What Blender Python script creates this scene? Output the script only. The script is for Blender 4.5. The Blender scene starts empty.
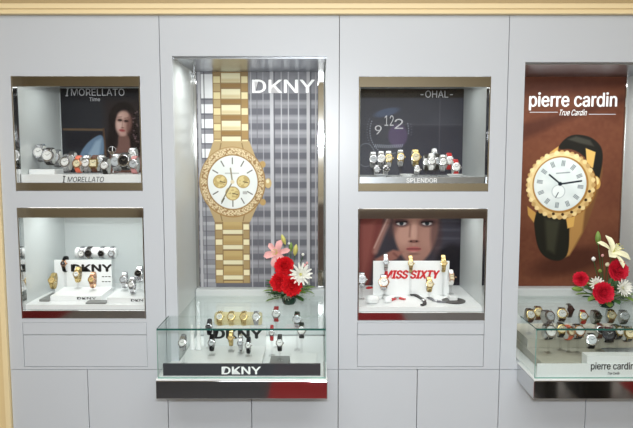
import bpy, bmesh, math, random
import numpy as np
from mathutils import Vector, Matrix, Euler
R = math.radians
random.seed(4)
sc = bpy.context.scene
COL = sc.collection

# ---------------------------------------------------------------- camera, light, exposure
CAM = Vector((0, -2.05, 1.55)); FPX = 615.0; PITCH = R(5.45); ROLL = R(0.0)
cam_d = bpy.data.cameras.new('camera'); cam = bpy.data.objects.new('camera', cam_d); COL.objects.link(cam)
cam.location = CAM; cam.rotation_euler = (R(90) - PITCH, ROLL, 0)
cam_d.sensor_width = 36; cam_d.lens = 36 * FPX / 633; cam_d.clip_start = 0.02
sc.camera = cam
sc.view_settings.view_transform = 'Standard'; sc.view_settings.look = 'None'
sc.view_settings.gamma = 1; sc.view_settings.use_curve_mapping = False
sc.view_settings.exposure = 0.0
w = bpy.data.worlds.new('world'); sc.world = w; w.use_nodes = True
w.node_tree.nodes['Background'].inputs[0].default_value = (0.9, 0.93, 1.0, 1)
w.node_tree.nodes['Background'].inputs[1].default_value = 0.15

def area(name, loc, rot, sx, sy, power, color=(1, 1, 1), spread=180):
    l = bpy.data.lights.new(name, 'AREA'); l.shape = 'RECTANGLE'; l.size = sx; l.size_y = sy
    l.energy = power; l.color = color; l.spread = R(spread)
    o = bpy.data.objects.new(name, l); COL.objects.link(o); o.location = loc; o.rotation_euler = rot
    return o
area('ceiling_light_near', (0.0, -1.9, 2.70), (0, 0, 0), 2.6, 0.9, 44, (0.96, 0.98, 1.0))
area('ceiling_light_far', (0.2, -4.0, 2.70), (0, 0, 0), 2.4, 0.9, 40, (0.96, 0.98, 1.0))
area('camera_flash', (0.0, -2.08, 1.68), (R(84), 0, 0), 0.10, 0.06, 20, (0.93, 0.97, 1.0))

F = Vector((0, math.cos(PITCH), -math.sin(PITCH))); U = Vector((0, math.sin(PITCH), math.cos(PITCH)))
def P(px, py, Y):
    """the point of the plane y = Y seen at photograph pixel (px, py)"""
    d = F + Vector((1, 0, 0)) * ((px - 316.5) / FPX) + U * ((214 - py) / FPX)
    return CAM + d * ((Y - CAM.y) / d.y)
def XZ(px, py, Y=0.0):
    p = P(px, py, Y); return p.x, p.z

# ---------------------------------------------------------------- materials
def lin(c):
    return tuple(((v / 255) / 12.92 if v / 255 <= 0.04045 else ((v / 255 + 0.055) / 1.055) ** 2.4) for v in c)
MATS = {}
def mat(name, rgb, rough=0.5, metal=0.0, bump=0.0, scale=40, var=0.0, coat=0.0, emit=0.0, spec=0.5):
    if name in MATS: return MATS[name]
    m = bpy.data.materials.new(name); m.use_nodes = True; nt = m.node_tree; b = nt.nodes['Principled BSDF']
    c = lin(rgb) + (1,)
    b.inputs['Base Color'].default_value = c; b.inputs['Roughness'].default_value = rough
    b.inputs['Metallic'].default_value = metal; b.inputs['Coat Weight'].default_value = coat
    b.inputs['Specular IOR Level'].default_value = spec
    if emit:
        b.inputs['Emission Color'].default_value = c; b.inputs['Emission Strength'].default_value = emit
    if bump or var:
        tc = nt.nodes.new('ShaderNodeTexCoord'); n = nt.nodes.new('ShaderNodeTexNoise')
        n.inputs['Scale'].default_value = scale; n.inputs['Detail'].default_value = 4
        nt.links.new(tc.outputs['Object'], n.inputs['Vector'])
        if bump:
            bp = nt.nodes.new('ShaderNodeBump'); bp.inputs['Strength'].default_value = bump; bp.inputs['Distance'].default_value = 0.002
            nt.links.new(n.outputs['Fac'], bp.inputs['Height']); nt.links.new(bp.outputs['Normal'], b.inputs['Normal'])
        if var:
            mx = nt.nodes.new('ShaderNodeMix'); mx.data_type = 'RGBA'
            mx.inputs['A'].default_value = tuple(v * (1 - var) for v in c[:3]) + (1,)
            mx.inputs['B'].default_value = tuple(min(1, v * (1 + var)) for v in c[:3]) + (1,)
            nt.links.new(n.outputs['Fac'], mx.inputs['Factor']); nt.links.new(mx.outputs['Result'], b.inputs['Base Color'])
    MATS[name] = m; return m
def glass(name, tint=(0.985, 0.99, 0.988), f0=0.05):
    m = bpy.data.materials.new(name); m.use_nodes = True; nt = m.node_tree; nt.nodes.clear()
    o = nt.nodes.new('ShaderNodeOutputMaterial'); t = nt.nodes.new('ShaderNodeBsdfTransparent')
    t.inputs[0].default_value = tint + (1,)
    g = nt.nodes.new('ShaderNodeBsdfGlossy'); g.inputs['Roughness'].default_value = 0.01
    fr = nt.nodes.new('ShaderNodeFresnel'); fr.inputs['IOR'].default_value = 1.45
    mx = nt.nodes.new('ShaderNodeMixShader')
    gm = nt.nodes.new('ShaderNodeNewGeometry'); mr = nt.nodes.new('ShaderNodeMapRange')   # a pane reflects the same from either face
    mr.inputs['To Min'].default_value = 1.45; mr.inputs['To Max'].default_value = 1 / 1.45
    nt.links.new(gm.outputs['Backfacing'], mr.inputs['Value']); nt.links.new(mr.outputs['Result'], fr.inputs['IOR'])
    hf = nt.nodes.new('ShaderNodeMath'); hf.operation = 'MULTIPLY'; hf.inputs[1].default_value = 0.55
    nt.links.new(fr.outputs[0], hf.inputs[0]); nt.links.new(hf.outputs[0], mx.inputs[0]); nt.links.new(t.outputs[0], mx.inputs[1]); nt.links.new(g.outputs[0], mx.inputs[2])
    nt.links.new(mx.outputs[0], o.inputs[0]); return m
LAM = mat('white_laminate', (205, 210, 216), 0.32, bump=0.03, scale=6)
LIN = mat('niche_white', (198, 203, 203), 0.28, bump=0.02, scale=8)
DARKGAP = mat('carcass_dark', (105, 108, 112), 0.8)
CHROME = mat('polished_chrome', (205, 206, 206), 0.06, 1.0)
BRUSH = mat('brushed_steel', (176, 180, 186), 0.28, 1.0, bump=0.05, scale=120)
CREAM = mat('cream_paint', (238, 212, 158), 0.6, bump=0.05, scale=30)
CREAML = mat('pale_cream_trim', (248, 226, 178), 0.45)
TAN = mat('tan_paint', (190, 165, 120), 0.6)
GL = glass('clear_glass'); GLT = glass('greenish_glass', (0.965, 0.985, 0.978))
GEDGE = mat('glass_edge_green', (40, 92, 84), 0.15)
GEDGEL = mat('glass_edge_pale', (135, 175, 165), 0.15)
WPL = mat('white_acrylic', (236, 238, 238), 0.3)
GPL = mat('grey_acrylic', (128, 130, 128), 0.4)
BPL = mat('charcoal_sign_plastic', (62, 62, 68), 0.35)
WLET = mat('white_lettering', (245, 245, 245), 0.4, emit=0.15)
BLET = mat('black_lettering', (18, 18, 20), 0.4)
RLET = mat('red_lettering', (200, 30, 40), 0.4)
SLET = mat('silver_lettering', (200, 200, 205), 0.4)
CLEAR = glass('clear_plastic', (0.97, 0.97, 0.97))
GOLD = mat('yellow_gold', (214, 190, 132), 0.22, 1.0)
ROSE = mat('rose_gold', (214, 172, 140), 0.22, 1.0)
SILV = mat('silver_steel', (205, 205, 208), 0.2, 1.0)
MET = {'g': GOLD, 'r': ROSE, 's': SILV, 'b': mat('black_steel', (38, 38, 42), 0.25, 1.0),
       'k': mat('black_leather', (24, 22, 22), 0.5, bump=0.3, scale=300), 'R': mat('red_leather', (190, 30, 35), 0.45),
       'w': mat('white_strap', (232, 232, 230), 0.35), 'n': mat('brown_leather', (92, 52, 34), 0.5),
       'o': mat('coral_strap', (225, 110, 80), 0.45), 'p': mat('pink_strap', (220, 150, 150), 0.45), 'e': mat('grey_strap', (110, 110, 116), 0.45)}
DIAL = {'w': mat('white_dial', (240, 240, 238), 0.3), 'c': mat('cream_dial', (238, 226, 190), 0.3),
        'k': mat('black_dial', (22, 22, 26), 0.25), 's': mat('silver_dial', (196, 200, 204), 0.3),
        'g': mat('champagne_dial', (226, 196, 130), 0.3), 'r': mat('red_dial', (170, 30, 36), 0.3)}
HAND = mat('dark_hands', (30, 30, 34), 0.4)

# ---------------------------------------------------------------- mesh helpers
def box(bm, x0, x1, y0, y1, z0, z1, mi=0):
    if x0 > x1: x0, x1 = x1, x0
    if y0 > y1: y0, y1 = y1, y0
    if z0 > z1: z0, z1 = z1, z0
    v = [bm.verts.new((x, y, z)) for x in (x0, x1) for y in (y0, y1) for z in (z0, z1)]
    for f in ((0, 1, 3, 2), (4, 6, 7, 5), (0, 4, 5, 1), (2, 3, 7, 6), (0, 2, 6, 4), (1, 5, 7, 3)):
        bm.faces.new([v[i] for i in f]).material_index = mi
    return v
def frame_of(d):
    d = d.normalized(); a = Vector((0, 0, 1)) if abs(d.z) < 0.9 else Vector((1, 0, 0))
    u = d.cross(a).normalized(); return u, d.cross(u).normalized()
def tube(bm, pts, rad, n=8, cap=True, mi=0):
    pts = [Vector(p) for p in pts]; rings = []
    for i, p in enumerate(pts):
        d = pts[min(i + 1, len(pts) - 1)] - pts[max(i - 1, 0)]
        u, v = frame_of(d); r = rad[i] if isinstance(rad, (list, tuple)) else rad
        rings.append([bm.verts.new(p + u * (r * math.cos(2 * math.pi * k / n)) + v * (r * math.sin(2 * math.pi * k / n))) for k in range(n)])
    for a, b in zip(rings, rings[1:]):
        for k in range(n):
            bm.faces.new((a[k], a[(k + 1) % n], b[(k + 1) % n], b[k])).material_index = mi
    if cap:
        bm.faces.new(rings[0][::-1]).material_index = mi; bm.faces.new(rings[-1]).material_index = mi
def lathe_y(bm, prof, cx=0, cz=0, n=28, mi=0, sx=1, sz=1):
    """profile of (radius, y) turned about a Y axis; end points close when radius is 0"""
    rings = []
    for r, y in prof:
        if r < 1e-6: rings.append([bm.verts.new((cx, y, cz))])
        else: rings.append([bm.verts.new((cx + sx * r * math.cos(2 * math.pi * k / n), y, cz + sz * r * math.sin(2 * math.pi * k / n))) for k in range(n)])
    for a, b in zip(rings, rings[1:]):
        for k in range(n):
            q = []
            for ring, kk in ((a, k), (a, k + 1), (b, k + 1), (b, k)):
                vv = ring[0] if len(ring) == 1 else ring[kk % n]
                if vv not in q: q.append(vv)
            if len(q) > 2: bm.faces.new(q).material_index = mi
def lathe_z(bm, prof, cx=0, cy=0, n=24, mi=0):
    rings = []
    for r, z in prof:
        if r < 1e-6: rings.append([bm.verts.new((cx, cy, z))])
        else: rings.append([bm.verts.new((cx + r * math.cos(2 * math.pi * k / n), cy + r * math.sin(2 * math.pi * k / n), z)) for k in range(n)])
    for a, b in zip(rings, rings[1:]):
        for k in range(n):
            q = []
            for ring, kk in ((a, k), (a, k + 1), (b, k + 1), (b, k)):
                vv = ring[0] if len(ring) == 1 else ring[kk % n]
                if vv not in q: q.append(vv)
            if len(q) > 2: bm.faces.new(q).material_index = mi
def prism(bm, poly, y0, y1, mi=0):
    """(x, z) outline between two y planes"""
    a = [bm.verts.new((x, y0, z)) for x, z in poly]; b = [bm.verts.new((x, y1, z)) for x, z in poly]
    n = len(poly)
    bm.faces.new(a).material_index = mi; bm.faces.new(b[::-1]).material_index = mi
    for i in range(n): bm.faces.new((a[i], b[i], b[(i + 1) % n], a[(i + 1) % n])).material_index = mi
def mesh_of(name, bm, mats, smooth=None):
    bmesh.ops.recalc_face_normals(bm, faces=bm.faces[:])
    me = bpy.data.meshes.new(name); bm.to_mesh(me); bm.free()
    for m in (mats if isinstance(mats, (list, tuple)) else [mats]): me.materials.append(m)
    if smooth:
        me.shade_smooth(); me.set_sharp_from_angle(angle=R(smooth))
    return me
def obj(name, bm, mats, parent=None, smooth=None, bevel=0, shift=True):
    """links bm (written in world coordinates) as one object, under its parent when it has one"""
    if parent is not None and shift:
        off = parent['_o'] if '_o' in parent.keys() else parent.location
        bmesh.ops.translate(bm, vec=-Vector(off), verts=bm.verts[:])
    o = bpy.data.objects.new(name, mesh_of(name, bm, mats, smooth)); COL.objects.link(o)
    if parent is not None: o.parent = parent
    if bevel:
        md = o.modifiers.new('bevel', 'BEVEL'); md.width = bevel; md.segments = 2; md.limit_method = 'ANGLE'
    return o
def tag(o, label, cat, group=None):
    o['label'] = label; o['category'] = cat
    if group: o['group'] = group
    return o
def thing(name, label, cat, loc, group=None, rot=(0, 0, 0)):
    o = bpy.data.objects.new(name, None); COL.objects.link(o); o.location = loc; o.rotation_euler = rot
    o.empty_display_size = 0.02
    return tag(o, label, cat, group)
def struct(name, bm, m):
    o = obj(name, bm, m); o['kind'] = 'structure'; return o
FONT = None
try:
    FONT = bpy.data.fonts.load(bpy.utils.system_resource('DATAFILES', path='fonts') + '/Inter.woff2')
except Exception: FONT = None
def text(name, s, x0, x1, z0, z1, y, m, parent=None, bold=0.0, shear=0.0, depth=0.0008, ls=1.0, serif=False):
    """lettering standing in an x-z plane at y, facing -y, fitted to the given box"""
    cu = bpy.data.curves.new('lettering', 'FONT'); cu.body = s; cu.size = 1; cu.shear = shear
    cu.extrude = 0.0
    if FONT and not serif: cu.font = FONT
    cu.space_character = ls
    t = bpy.data.objects.new('lettering', cu); COL.objects.link(t)
    dg = bpy.context.evaluated_depsgraph_get(); me = bpy.data.meshes.new_from_object(t.evaluated_get(dg))
    bpy.data.objects.remove(t)
    co = np.empty(len(me.vertices) * 3); me.vertices.foreach_get('co', co); co = co.reshape(-1, 3)
    a, b = co.min(0), co.max(0)
    bm = bmesh.new(); bm.from_mesh(me); bpy.data.meshes.remove(me)
    for v in bm.verts:
        u = (v.co.x - a[0]) / (b[0] - a[0]); q = (v.co.y - a[1]) / max(1e-6, b[1] - a[1])
        v.co = Vector((x0 + u * (x1 - x0), 0, z0 + q * (z1 - z0)))
    r = bmesh.ops.extrude_face_region(bm, geom=bm.faces[:])
    for e in r['geom']:
        if isinstance(e, bmesh.types.BMVert): e.co.y -= depth
    for v in bm.verts: v.co.y += y
    if bold:                                     # heavier strokes: the same letters struck again a hair to either side
        src = bm.copy(); q = bold * (z1 - z0) * .75
        me0 = bpy.data.meshes.new('t'); src.to_mesh(me0); src.free()
        for i, (dx, dz) in enumerate(((-q, 0), (q, 0), (0, q * .6), (0, -q * .6))):
            n0 = len(bm.verts); bm.from_mesh(me0); bm.verts.ensure_lookup_table()
            for v in bm.verts[n0:]: v.co += Vector((dx, -.00004 * (i + 1), dz))
        bpy.data.meshes.remove(me0)
    return obj(name, bm, m, parent)

# ---------------------------------------------------------------- printed artwork (colour per vertex of a flat sheet)
class Art:
    def __init__(s, x0, x1, y0, y1, res, base):
        s.x = np.linspace(x0, x1, int((x1 - x0) * res) + 1); s.y = np.linspace(y0, y1, int((y1 - y0) * res) + 1)
        s.X, s.Y = np.meshgrid(s.x, s.y); s.c = np.zeros(s.X.shape + (3,)); s.c[:] = base; s.px = 1 / res
    def mix(s, m, col):
        m = np.clip(m, 0, 1)[..., None]; s.c = s.c * (1 - m) + np.asarray(col, float) * m
    def ell(s, cx, cy, rx, ry, rot=0, soft=None):
        a = R(rot); dx, dy = s.X - cx, s.Y - cy
        u = (dx * math.cos(a) + dy * math.sin(a)) / rx; v = (-dx * math.sin(a) + dy * math.cos(a)) / ry
        soft = soft or s.px * 1.5
        return np.clip((1 - np.hypot(u, v)) * min(rx, ry) / soft + 0.5, 0, 1)
    def line(s, x0, y0, x1, y1, w, soft=None):
        dx, dy = x1 - x0, y1 - y0; L = dx * dx + dy * dy + 1e-9
        t = np.clip(((s.X - x0) * dx + (s.Y - y0) * dy) / L, 0, 1)
        return np.clip((w / 2 - np.hypot(s.X - x0 - t * dx, s.Y - y0 - t * dy)) / (soft or s.px * 1.5) + 0.5, 0, 1)
    def rect(s, x0, x1, y0, y1, soft=None):
        k = soft or s.px
        return np.clip((s.X - x0) / k + .5, 0, 1) * np.clip((x1 - s.X) / k + .5, 0, 1) * np.clip((s.Y - y0) / k + .5, 0, 1) * np.clip((y1 - s.Y) / k + .5, 0, 1)
    def poly(s, pts, soft=None):
        for _ in range(2 if len(pts) > 5 else 0):      # round the corners of longer outlines
            pts = [q for i in range(len(pts)) for a, b in [(pts[i], pts[(i + 1) % len(pts)])] for q in ((a[0] * .75 + b[0] * .25, a[1] * .75 + b[1] * .25), (a[0] * .25 + b[0] * .75, a[1] * .25 + b[1] * .75))]
        ins = np.zeros(s.X.shape, bool); d = np.full(s.X.shape, 1e9); n = len(pts)
        for i in range(n):
            (xa, ya), (xb, yb) = pts[i], pts[(i + 1) % n]
            if ya != yb:
                c = ((ya > s.Y) != (yb > s.Y)) & (s.X < (xb - xa) * (s.Y - ya) / (yb - ya) + xa); ins ^= c
            dx, dy = xb - xa, yb - ya; t = np.clip(((s.X - xa) * dx + (s.Y - ya) * dy) / (dx * dx + dy * dy + 1e-9), 0, 1)
            d = np.minimum(d, np.hypot(s.X - xa - t * dx, s.Y - ya - t * dy))
        return np.clip(np.where(ins, d, -d) / (soft or s.px * 1.5) + 0.5, 0, 1)
    def noise(s, k, seed=0):
        r = np.random.RandomState(seed); h, w = s.X.shape
        gy, gx = max(2, int((s.y[-1] - s.y[0]) / k) + 2), max(2, int((s.x[-1] - s.x[0]) / k) + 2)
        g = r.rand(gy, gx); yy = np.linspace(0, gy - 1.001, h); xx = np.linspace(0, gx - 1.001, w)
        iy, ix = yy.astype(int), xx.astype(int); fy, fx = (yy - iy)[:, None], (xx - ix)[None]
        a = g[iy][:, ix]; b = g[iy][:, ix + 1]; c = g[iy + 1][:, ix]; d = g[iy + 1][:, ix + 1]
        return (a * (1 - fx) + b * fx) * (1 - fy) + (c * (1 - fx) + d * fx) * fy
    def sheet(s, name, x0, x1, z0, z1, y, parent, rough=0.25, emit=0.0):
        h, w_ = s.X.shape
        me = bpy.data.meshes.new(name)
        u = (s.X - s.x[0]) / (s.x[-1] - s.x[0]); v = (s.Y - s.y[0]) / (s.y[-1] - s.y[0])
        off = Vector(parent['_o'] if '_o' in parent.keys() else parent.location) if parent else Vector((0, 0, 0))
        co = np.stack([x0 + u * (x1 - x0) - off.x, np.full(u.shape, y - off.y), z1 + v * (z0 - z1) - off.z], -1).reshape(-1, 3)
        i = np.arange(h * w_).reshape(h, w_)
        q = np.stack([i[1:, :-1], i[1:, 1:], i[:-1, 1:], i[:-1, :-1]], -1).reshape(-1, 4)
        me.from_pydata(co.tolist(), [], q.tolist())
        c = np.clip(s.c / 255, 0, 1); c = np.where(c <= 0.04045, c / 12.92, ((c + 0.055) / 1.055) ** 2.4).reshape(-1, 3)
        at = me.color_attributes.new('print', 'FLOAT_COLOR', 'POINT')
        at.data.foreach_set('color', np.concatenate([c, np.ones((len(c), 1))], 1).astype(np.float32).ravel())
        m = bpy.data.materials.new(name + '_ink'); m.use_nodes = True; nt = m.node_tree; b = nt.nodes['Principled BSDF']
        a = nt.nodes.new('ShaderNodeVertexColor'); a.layer_name = 'print'
        nt.links.new(a.outputs[0], b.inputs['Base Color']); b.inputs['Roughness'].default_value = .45; b.inputs['Specular IOR Level'].default_value = .12
        if emit:
            nt.links.new(a.outputs[0], b.inputs['Emission Color']); b.inputs['Emission Strength'].default_value = emit
        me.materials.append(m)
        o = bpy.data.objects.new(name, me); COL.objects.link(o)
        if parent: o.parent = parent
        return o

# ================================================================ THE ROOM
ZC = 2.75
SEAM = [XZ(7.3, 310)[0], XZ(163.5, 214)[0], XZ(338.8, 214)[0], XZ(504, 214)[0], 1.24]
ZTOP = XZ(316, 15.5)[1]; ZDOOR = XZ(316, 369.5)[1]
bm = bmesh.new(); box(bm, -3.4, 2.8, -5.2, 0.75, -0.05, 0)
FL = mat('floor_tile', (96, 94, 92), 0.25)
nt = FL.node_tree; bs = nt.nodes['Principled BSDF']
tc = nt.nodes.new('ShaderNodeTexCoord'); br = nt.nodes.new('ShaderNodeTexBrick'); br.offset = 0
br.inputs['Scale'].default_value = 1; br.inputs['Brick Width'].default_value = 0.6; br.inputs['Row Height'].default_value = 0.6
br.inputs['Mortar Size'].default_value = 0.004
br.inputs['Color1'].default_value = lin((158, 156, 156)) + (1,); br.inputs['Color2'].default_value = lin((146, 144, 144)) + (1,)
br.inputs['Mortar'].default_value = lin((110, 110, 110)) + (1,)
nt.links.new(tc.outputs['Object'], br.inputs['Vector']); nt.links.new(br.outputs['Color'], bs.inputs['Base Color'])
struct('floor', bm, FL)
RED = mat('red_carpet', (140, 18, 24), 0.9, bump=0.3, scale=200)
bm = bmesh.new()
for x0, x1, y0, y1 in ((-0.31, 0.45, -2.75, -2.02), (-3.2, -2.45, -4.4, -3.0), (0.33, 0.84, -4.2, -3.1)): box(bm, x0, x1, y0, y1, 0, 0.006)
o = struct('floor_added_carpet', bm, RED)  # unseen carpet, added so the chrome trim reflects red
bm = bmesh.new(); box(bm, -1.5, -0.312, -2.75, -2.02, 0, 0.006); struct('floor_added_carpet', bm, mat('charcoal_carpet', (62, 62, 66), 0.9))  # unseen too, added for a dark reflection in the showcase base
bm = bmesh.new(); box(bm, -3.4, 2.8, -5.2, 0.75, ZC, ZC + 0.05); struct('ceiling', bm, mat('ceiling_paint', (226, 214, 188), 0.8))
OL = mat('far_wall_paint', (208, 196, 168), 0.7)
bm = bmesh.new(); box(bm, -3.4, 2.8, -5.25, -5.2, 0, ZC); struct('wall_front', bm, OL)
bm = bmesh.new(); box(bm, -3.45, -3.4, -5.2, 0.75, 0, ZC); struct('wall_left', bm, mat('side_wall_paint', (214, 205, 186), 0.7))
bm = bmesh.new(); box(bm, 2.8, 2.85, -5.2, 0.75, 0, ZC); struct('wall_right', bm, MATS['side_wall_paint'])
# the wall the cabinets are built into, cream, with a pale trim along the first cabinet and a stepped cornice above
xl = SEAM[0]
bm = bmesh.new(); box(bm, -3.4, xl - 0.018, 0.0, 0.08, 0, ZC); box(bm, 1.245, 2.8, 0.0, 0.08, 0, ZC); box(bm, -3.4, 2.8, 0.62, 0.75, 0, ZC)
struct('wall_back', bm, CREAM)
bm = bmesh.new(); box(bm, xl - 0.018, xl - 0.001, -0.012, 0.06, 0, ZTOP); struct('trim_1', bm, CREAML)
zb = XZ(316, 9, -0.05)[1]; zc = XZ(316, 2.5, -0.10)[1]
zc = XZ(316, 3.2, -0.03)[1]
bm = bmesh.new(); box(bm, -3.4, 2.8, -0.022, 0.62, ZTOP + 0.0015, ZTOP + 0.016); box(bm, -3.4, 2.8, -0.03, 0.62, ZTOP + 0.016, zc); struct('trim_2', bm, CREAML)
bm = bmesh.new(); box(bm, -3.4, 2.8, -0.032, 0.62, zc, ZC); struct('trim_3', bm, TAN)
# unseen furniture across the aisle, added for the chrome to reflect
WOOD = mat('dark_walnut', (126, 108, 98), 0.4, var=0.3, scale=12)
cn = thing('shop_counter', 'unseen dark walnut counter with pale top across the aisle', 'counter', (0.2, -4.75, 0))
bm = bmesh.new(); box(bm, -1.9, 2.2, -5.1, -4.5, 0.08, 0.98); obj('body', bm, WOOD, cn)
bm = bmesh.new(); box(bm, -1.94, 2.24, -5.14, -4.46, 0.98, 1.02); obj('worktop', bm, mat('counter_top', (200, 190, 170), 0.3), cn, bevel=0.004)
bm = bmesh.new(); box(bm, -1.86, 2.16, -5.06, -4.54, 0, 0.08); obj('plinth', bm, MATS['black_leather'], cn)

def footstool(label, x0, x1, m, y0=-2.2, y1=-1.9):  # unseen upright prop, added for its patch in the showcase chrome
    t = thing('footstool', label, 'footstool', ((x0 + x1) / 2, (y0 + y1) / 2, 0), 'added footstools met only in the chrome')
    bm = bmesh.new(); box(bm, x0, x1, y0, y1, .05, .28); obj('body', bm, m, t, bevel=.008)
    bm = bmesh.new(); box(bm, x0 - .004, x1 + .004, y0 - .004, y1 + .004, .281, .34); obj('cushion', bm, m, t, bevel=.02)
    for a in (x0 + .015, x1 - .015):
        for b in (y0 + .03, y1 - .03):
            bm = bmesh.new(); tube(bm, [(a, b, 0), (a, b, .05)], .01); obj('leg', bm, SILV, t)
footstool('narrow black footstool added for the chrome to reflect', 1.38, 1.47, MET['k']); footstool('wide black footstool added for the chrome to reflect', 1.62, 1.80, MET['k']); footstool('red footstool added for the chrome to reflect', 1.99, 2.13, MET['R'])

# ================================================================ DISPLAY CABINETS
def slab_holes(bm, x0, x1, z0, z1, holes, y0=0.0, y1=0.018):
    xs = sorted({x0, x1, *[h[0] for h in holes], *[h[1] for h in holes]}); zs = sorted({z0, z1, *[h[2] for h in holes], *[h[3] for h in holes]})
    for i in range(len(xs) - 1):
        for j in range(len(zs) - 1):
            cx, cz = (xs[i] + xs[i + 1]) / 2, (zs[j] + zs[j + 1]) / 2
            solid = lambda a, b: x0 < a < x1 and z0 < b < z1 and not any(h[0] < a < h[1] and h[2] < b < h[3] for h in holes)
            if not solid(cx, cz): continue
            X0, X1, Z0, Z1 = xs[i], xs[i + 1], zs[j], zs[j + 1]
            V = lambda x, y, z: bm.verts.new((x, y, z))
            bm.faces.new([V(X0, y0, Z0), V(X1, y0, Z0), V(X1, y0, Z1), V(X0, y0, Z1)])
            bm.faces.new([V(X0, y1, Z0), V(X0, y1, Z1), V(X1, y1, Z1), V(X1, y1, Z0)])
            if i == 0 or not solid((xs[i - 1] + xs[i]) / 2, cz): bm.faces.new([V(X0, y0, Z0), V(X0, y0, Z1), V(X0, y1, Z1), V(X0, y1, Z0)])
            if i == len(xs) - 2 or not solid((xs[i + 1] + xs[i + 2]) / 2, cz): bm.faces.new([V(X1, y0, Z0), V(X1, y1, Z0), V(X1, y1, Z1), V(X1, y0, Z1)])
            if j == 0 or not solid(cx, (zs[j - 1] + zs[j]) / 2): bm.faces.new([V(X0, y0, Z0), V(X0, y1, Z0), V(X1, y1, Z0), V(X1, y0, Z0)])
            if j == len(zs) - 2 or not solid(cx, (zs[j + 1] + zs[j + 2]) / 2): bm.faces.new([V(X0, y0, Z1), V(X1, y0, Z1), V(X1, y1, Z1), V(X0, y1, Z1)])
    bmesh.ops.remove_doubles(bm, verts=bm.verts[:], dist=1e-6)
DEP = 0.38
def lining(parent, x0, x1, z0, z1, dep=DEP, lip=0.018):
    """niche built of 9 mm boards"""
    t = 0.009; bm = bmesh.new()
    box(bm, x0 - t, x0, lip, dep, z0 - t, z1 + t); box(bm, x1, x1 + t, lip, dep, z0 - t, z1 + t)
    box(bm, x0, x1, lip, dep, z1, z1 + t); box(bm, x0, x1, lip, dep, z0 - t, z0)
    box(bm, x0 - t, x1 + t, dep, dep + t, z0 - t, z1 + t)
    return obj('niche_lining', bm, LIN, parent)
G = 0.0011
def cabinet(i, label, holes):
    x0, x1 = SEAM[i] + G, SEAM[i + 1] - G
    c = thing('display_cabinet', label, 'cabinet', ((x0 + x1) / 2, 0, 0), 'white display cabinets built along the wall')
    bm = bmesh.new(); slab_holes(bm, x0, x1, ZDOOR + G, ZTOP, holes); obj('front_panel', bm, LAM, c)
    t = 0.016; bm = bmesh.new()
    box(bm, x0 + .001, x0 + .009, .0185, .55, 0.001, ZTOP); box(bm, x1 - .009, x1 - .001, .0185, .55, 0.001, ZTOP)
    box(bm, x0 + .009, x1 - .009, .535, .55, 0.001, ZTOP); box(bm, x0 + .009, x1 - .009, .03, .535, 0.001, .02)
    obj('carcass', bm, DARKGAP, c)
    xm = (x0 + x1) / 2 + (-0.005)
    for a, b in ((x0, xm - G), (xm + G, x1)):
        bm = bmesh.new(); box(bm, a, b, 0, .018, 0.07, ZDOOR - G); obj('door', bm, LAM, c, bevel=0.0008)
    bm = bmesh.new(); box(bm, x0, x1, .03, .05, 0, .068); obj('toe_kick', bm, GPL, c)
    return c
def bx(l, r, t, b): # opening from its four pixel edges
    x0 = XZ(l, (t + b) / 2)[0]; x1 = XZ(r, (t + b) / 2)[0]; z1 = XZ((l + r) / 2, t)[1]; z0 = XZ((l + r) / 2, b)[1]; return [x0, x1, z0, z1]
H1 = bx(13.8, 141.5, 76, 191); H2 = bx(19.3, 144.8, 207.5, 318.5)
H3 = bx(359.2, 488.8, 76.5, 191.5); H4 = bx(357, 486.8, 208.5, 320.5)
H1[0] = H2[0] = (H1[0] + H2[0]) / 2; H1[1] = H2[1] = (H1[1] + H2[1]) / 2
H3[0] = H4[0] = (H3[0] + H4[0]) / 2; H3[1] = H4[1] = (H3[1] + H4[1]) / 2
DZ = P(200, 376.6, -0.15).z            # showcase deck height
HD = [XZ(175.5, 214)[0], XZ(326, 214)[0], DZ - 0.005, XZ(250, 56)[1]]
HP = [XZ(520.5, 214)[0], XZ(520.5, 214)[0] + (HD[1] - HD[0]), DZ - 0.005, XZ(576, 62)[1]]
def slot(h):
    return [h[0], h[1], XZ(250, 367)[1], XZ(250, 322.5)[1]]
S1, S3 = slot(H1), slot(H3)
C1 = cabinet(0, 'leftmost white display cabinet with two niches of watches, beside cream wall', [H1, H2, S1])
C2 = cabinet(1, 'white display cabinet whose tall niche holds the giant gold watch poster', [HD])
C3 = cabinet(2, 'white display cabinet with two square niches, between the two tall poster niches', [H3, H4, S3])
C4 = cabinet(3, 'rightmost white display cabinet with the brown poster of a leather strap watch', [HP])
for c, s in ((C1, S1), (C3, S3)):
    zr = XZ(250, 335)[1]
    bm = bmesh.new(); box(bm, s[0] + G, s[1] - G, 0.0005, .018, zr + G, s[3] - G); obj('rail', bm, LAM, c, bevel=0.0008)
    d = bmesh.new(); box(d, s[0] + G, s[1] - G, 0.0005, .018, s[2] + G, zr - G); obj('drawer', d, LAM, c, bevel=0.0012)
VT, VB = XZ(250, 76)[1] - XZ(250, 86.5)[1], XZ(250, 310.5)[1] - XZ(250, 318.5)[1]
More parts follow.
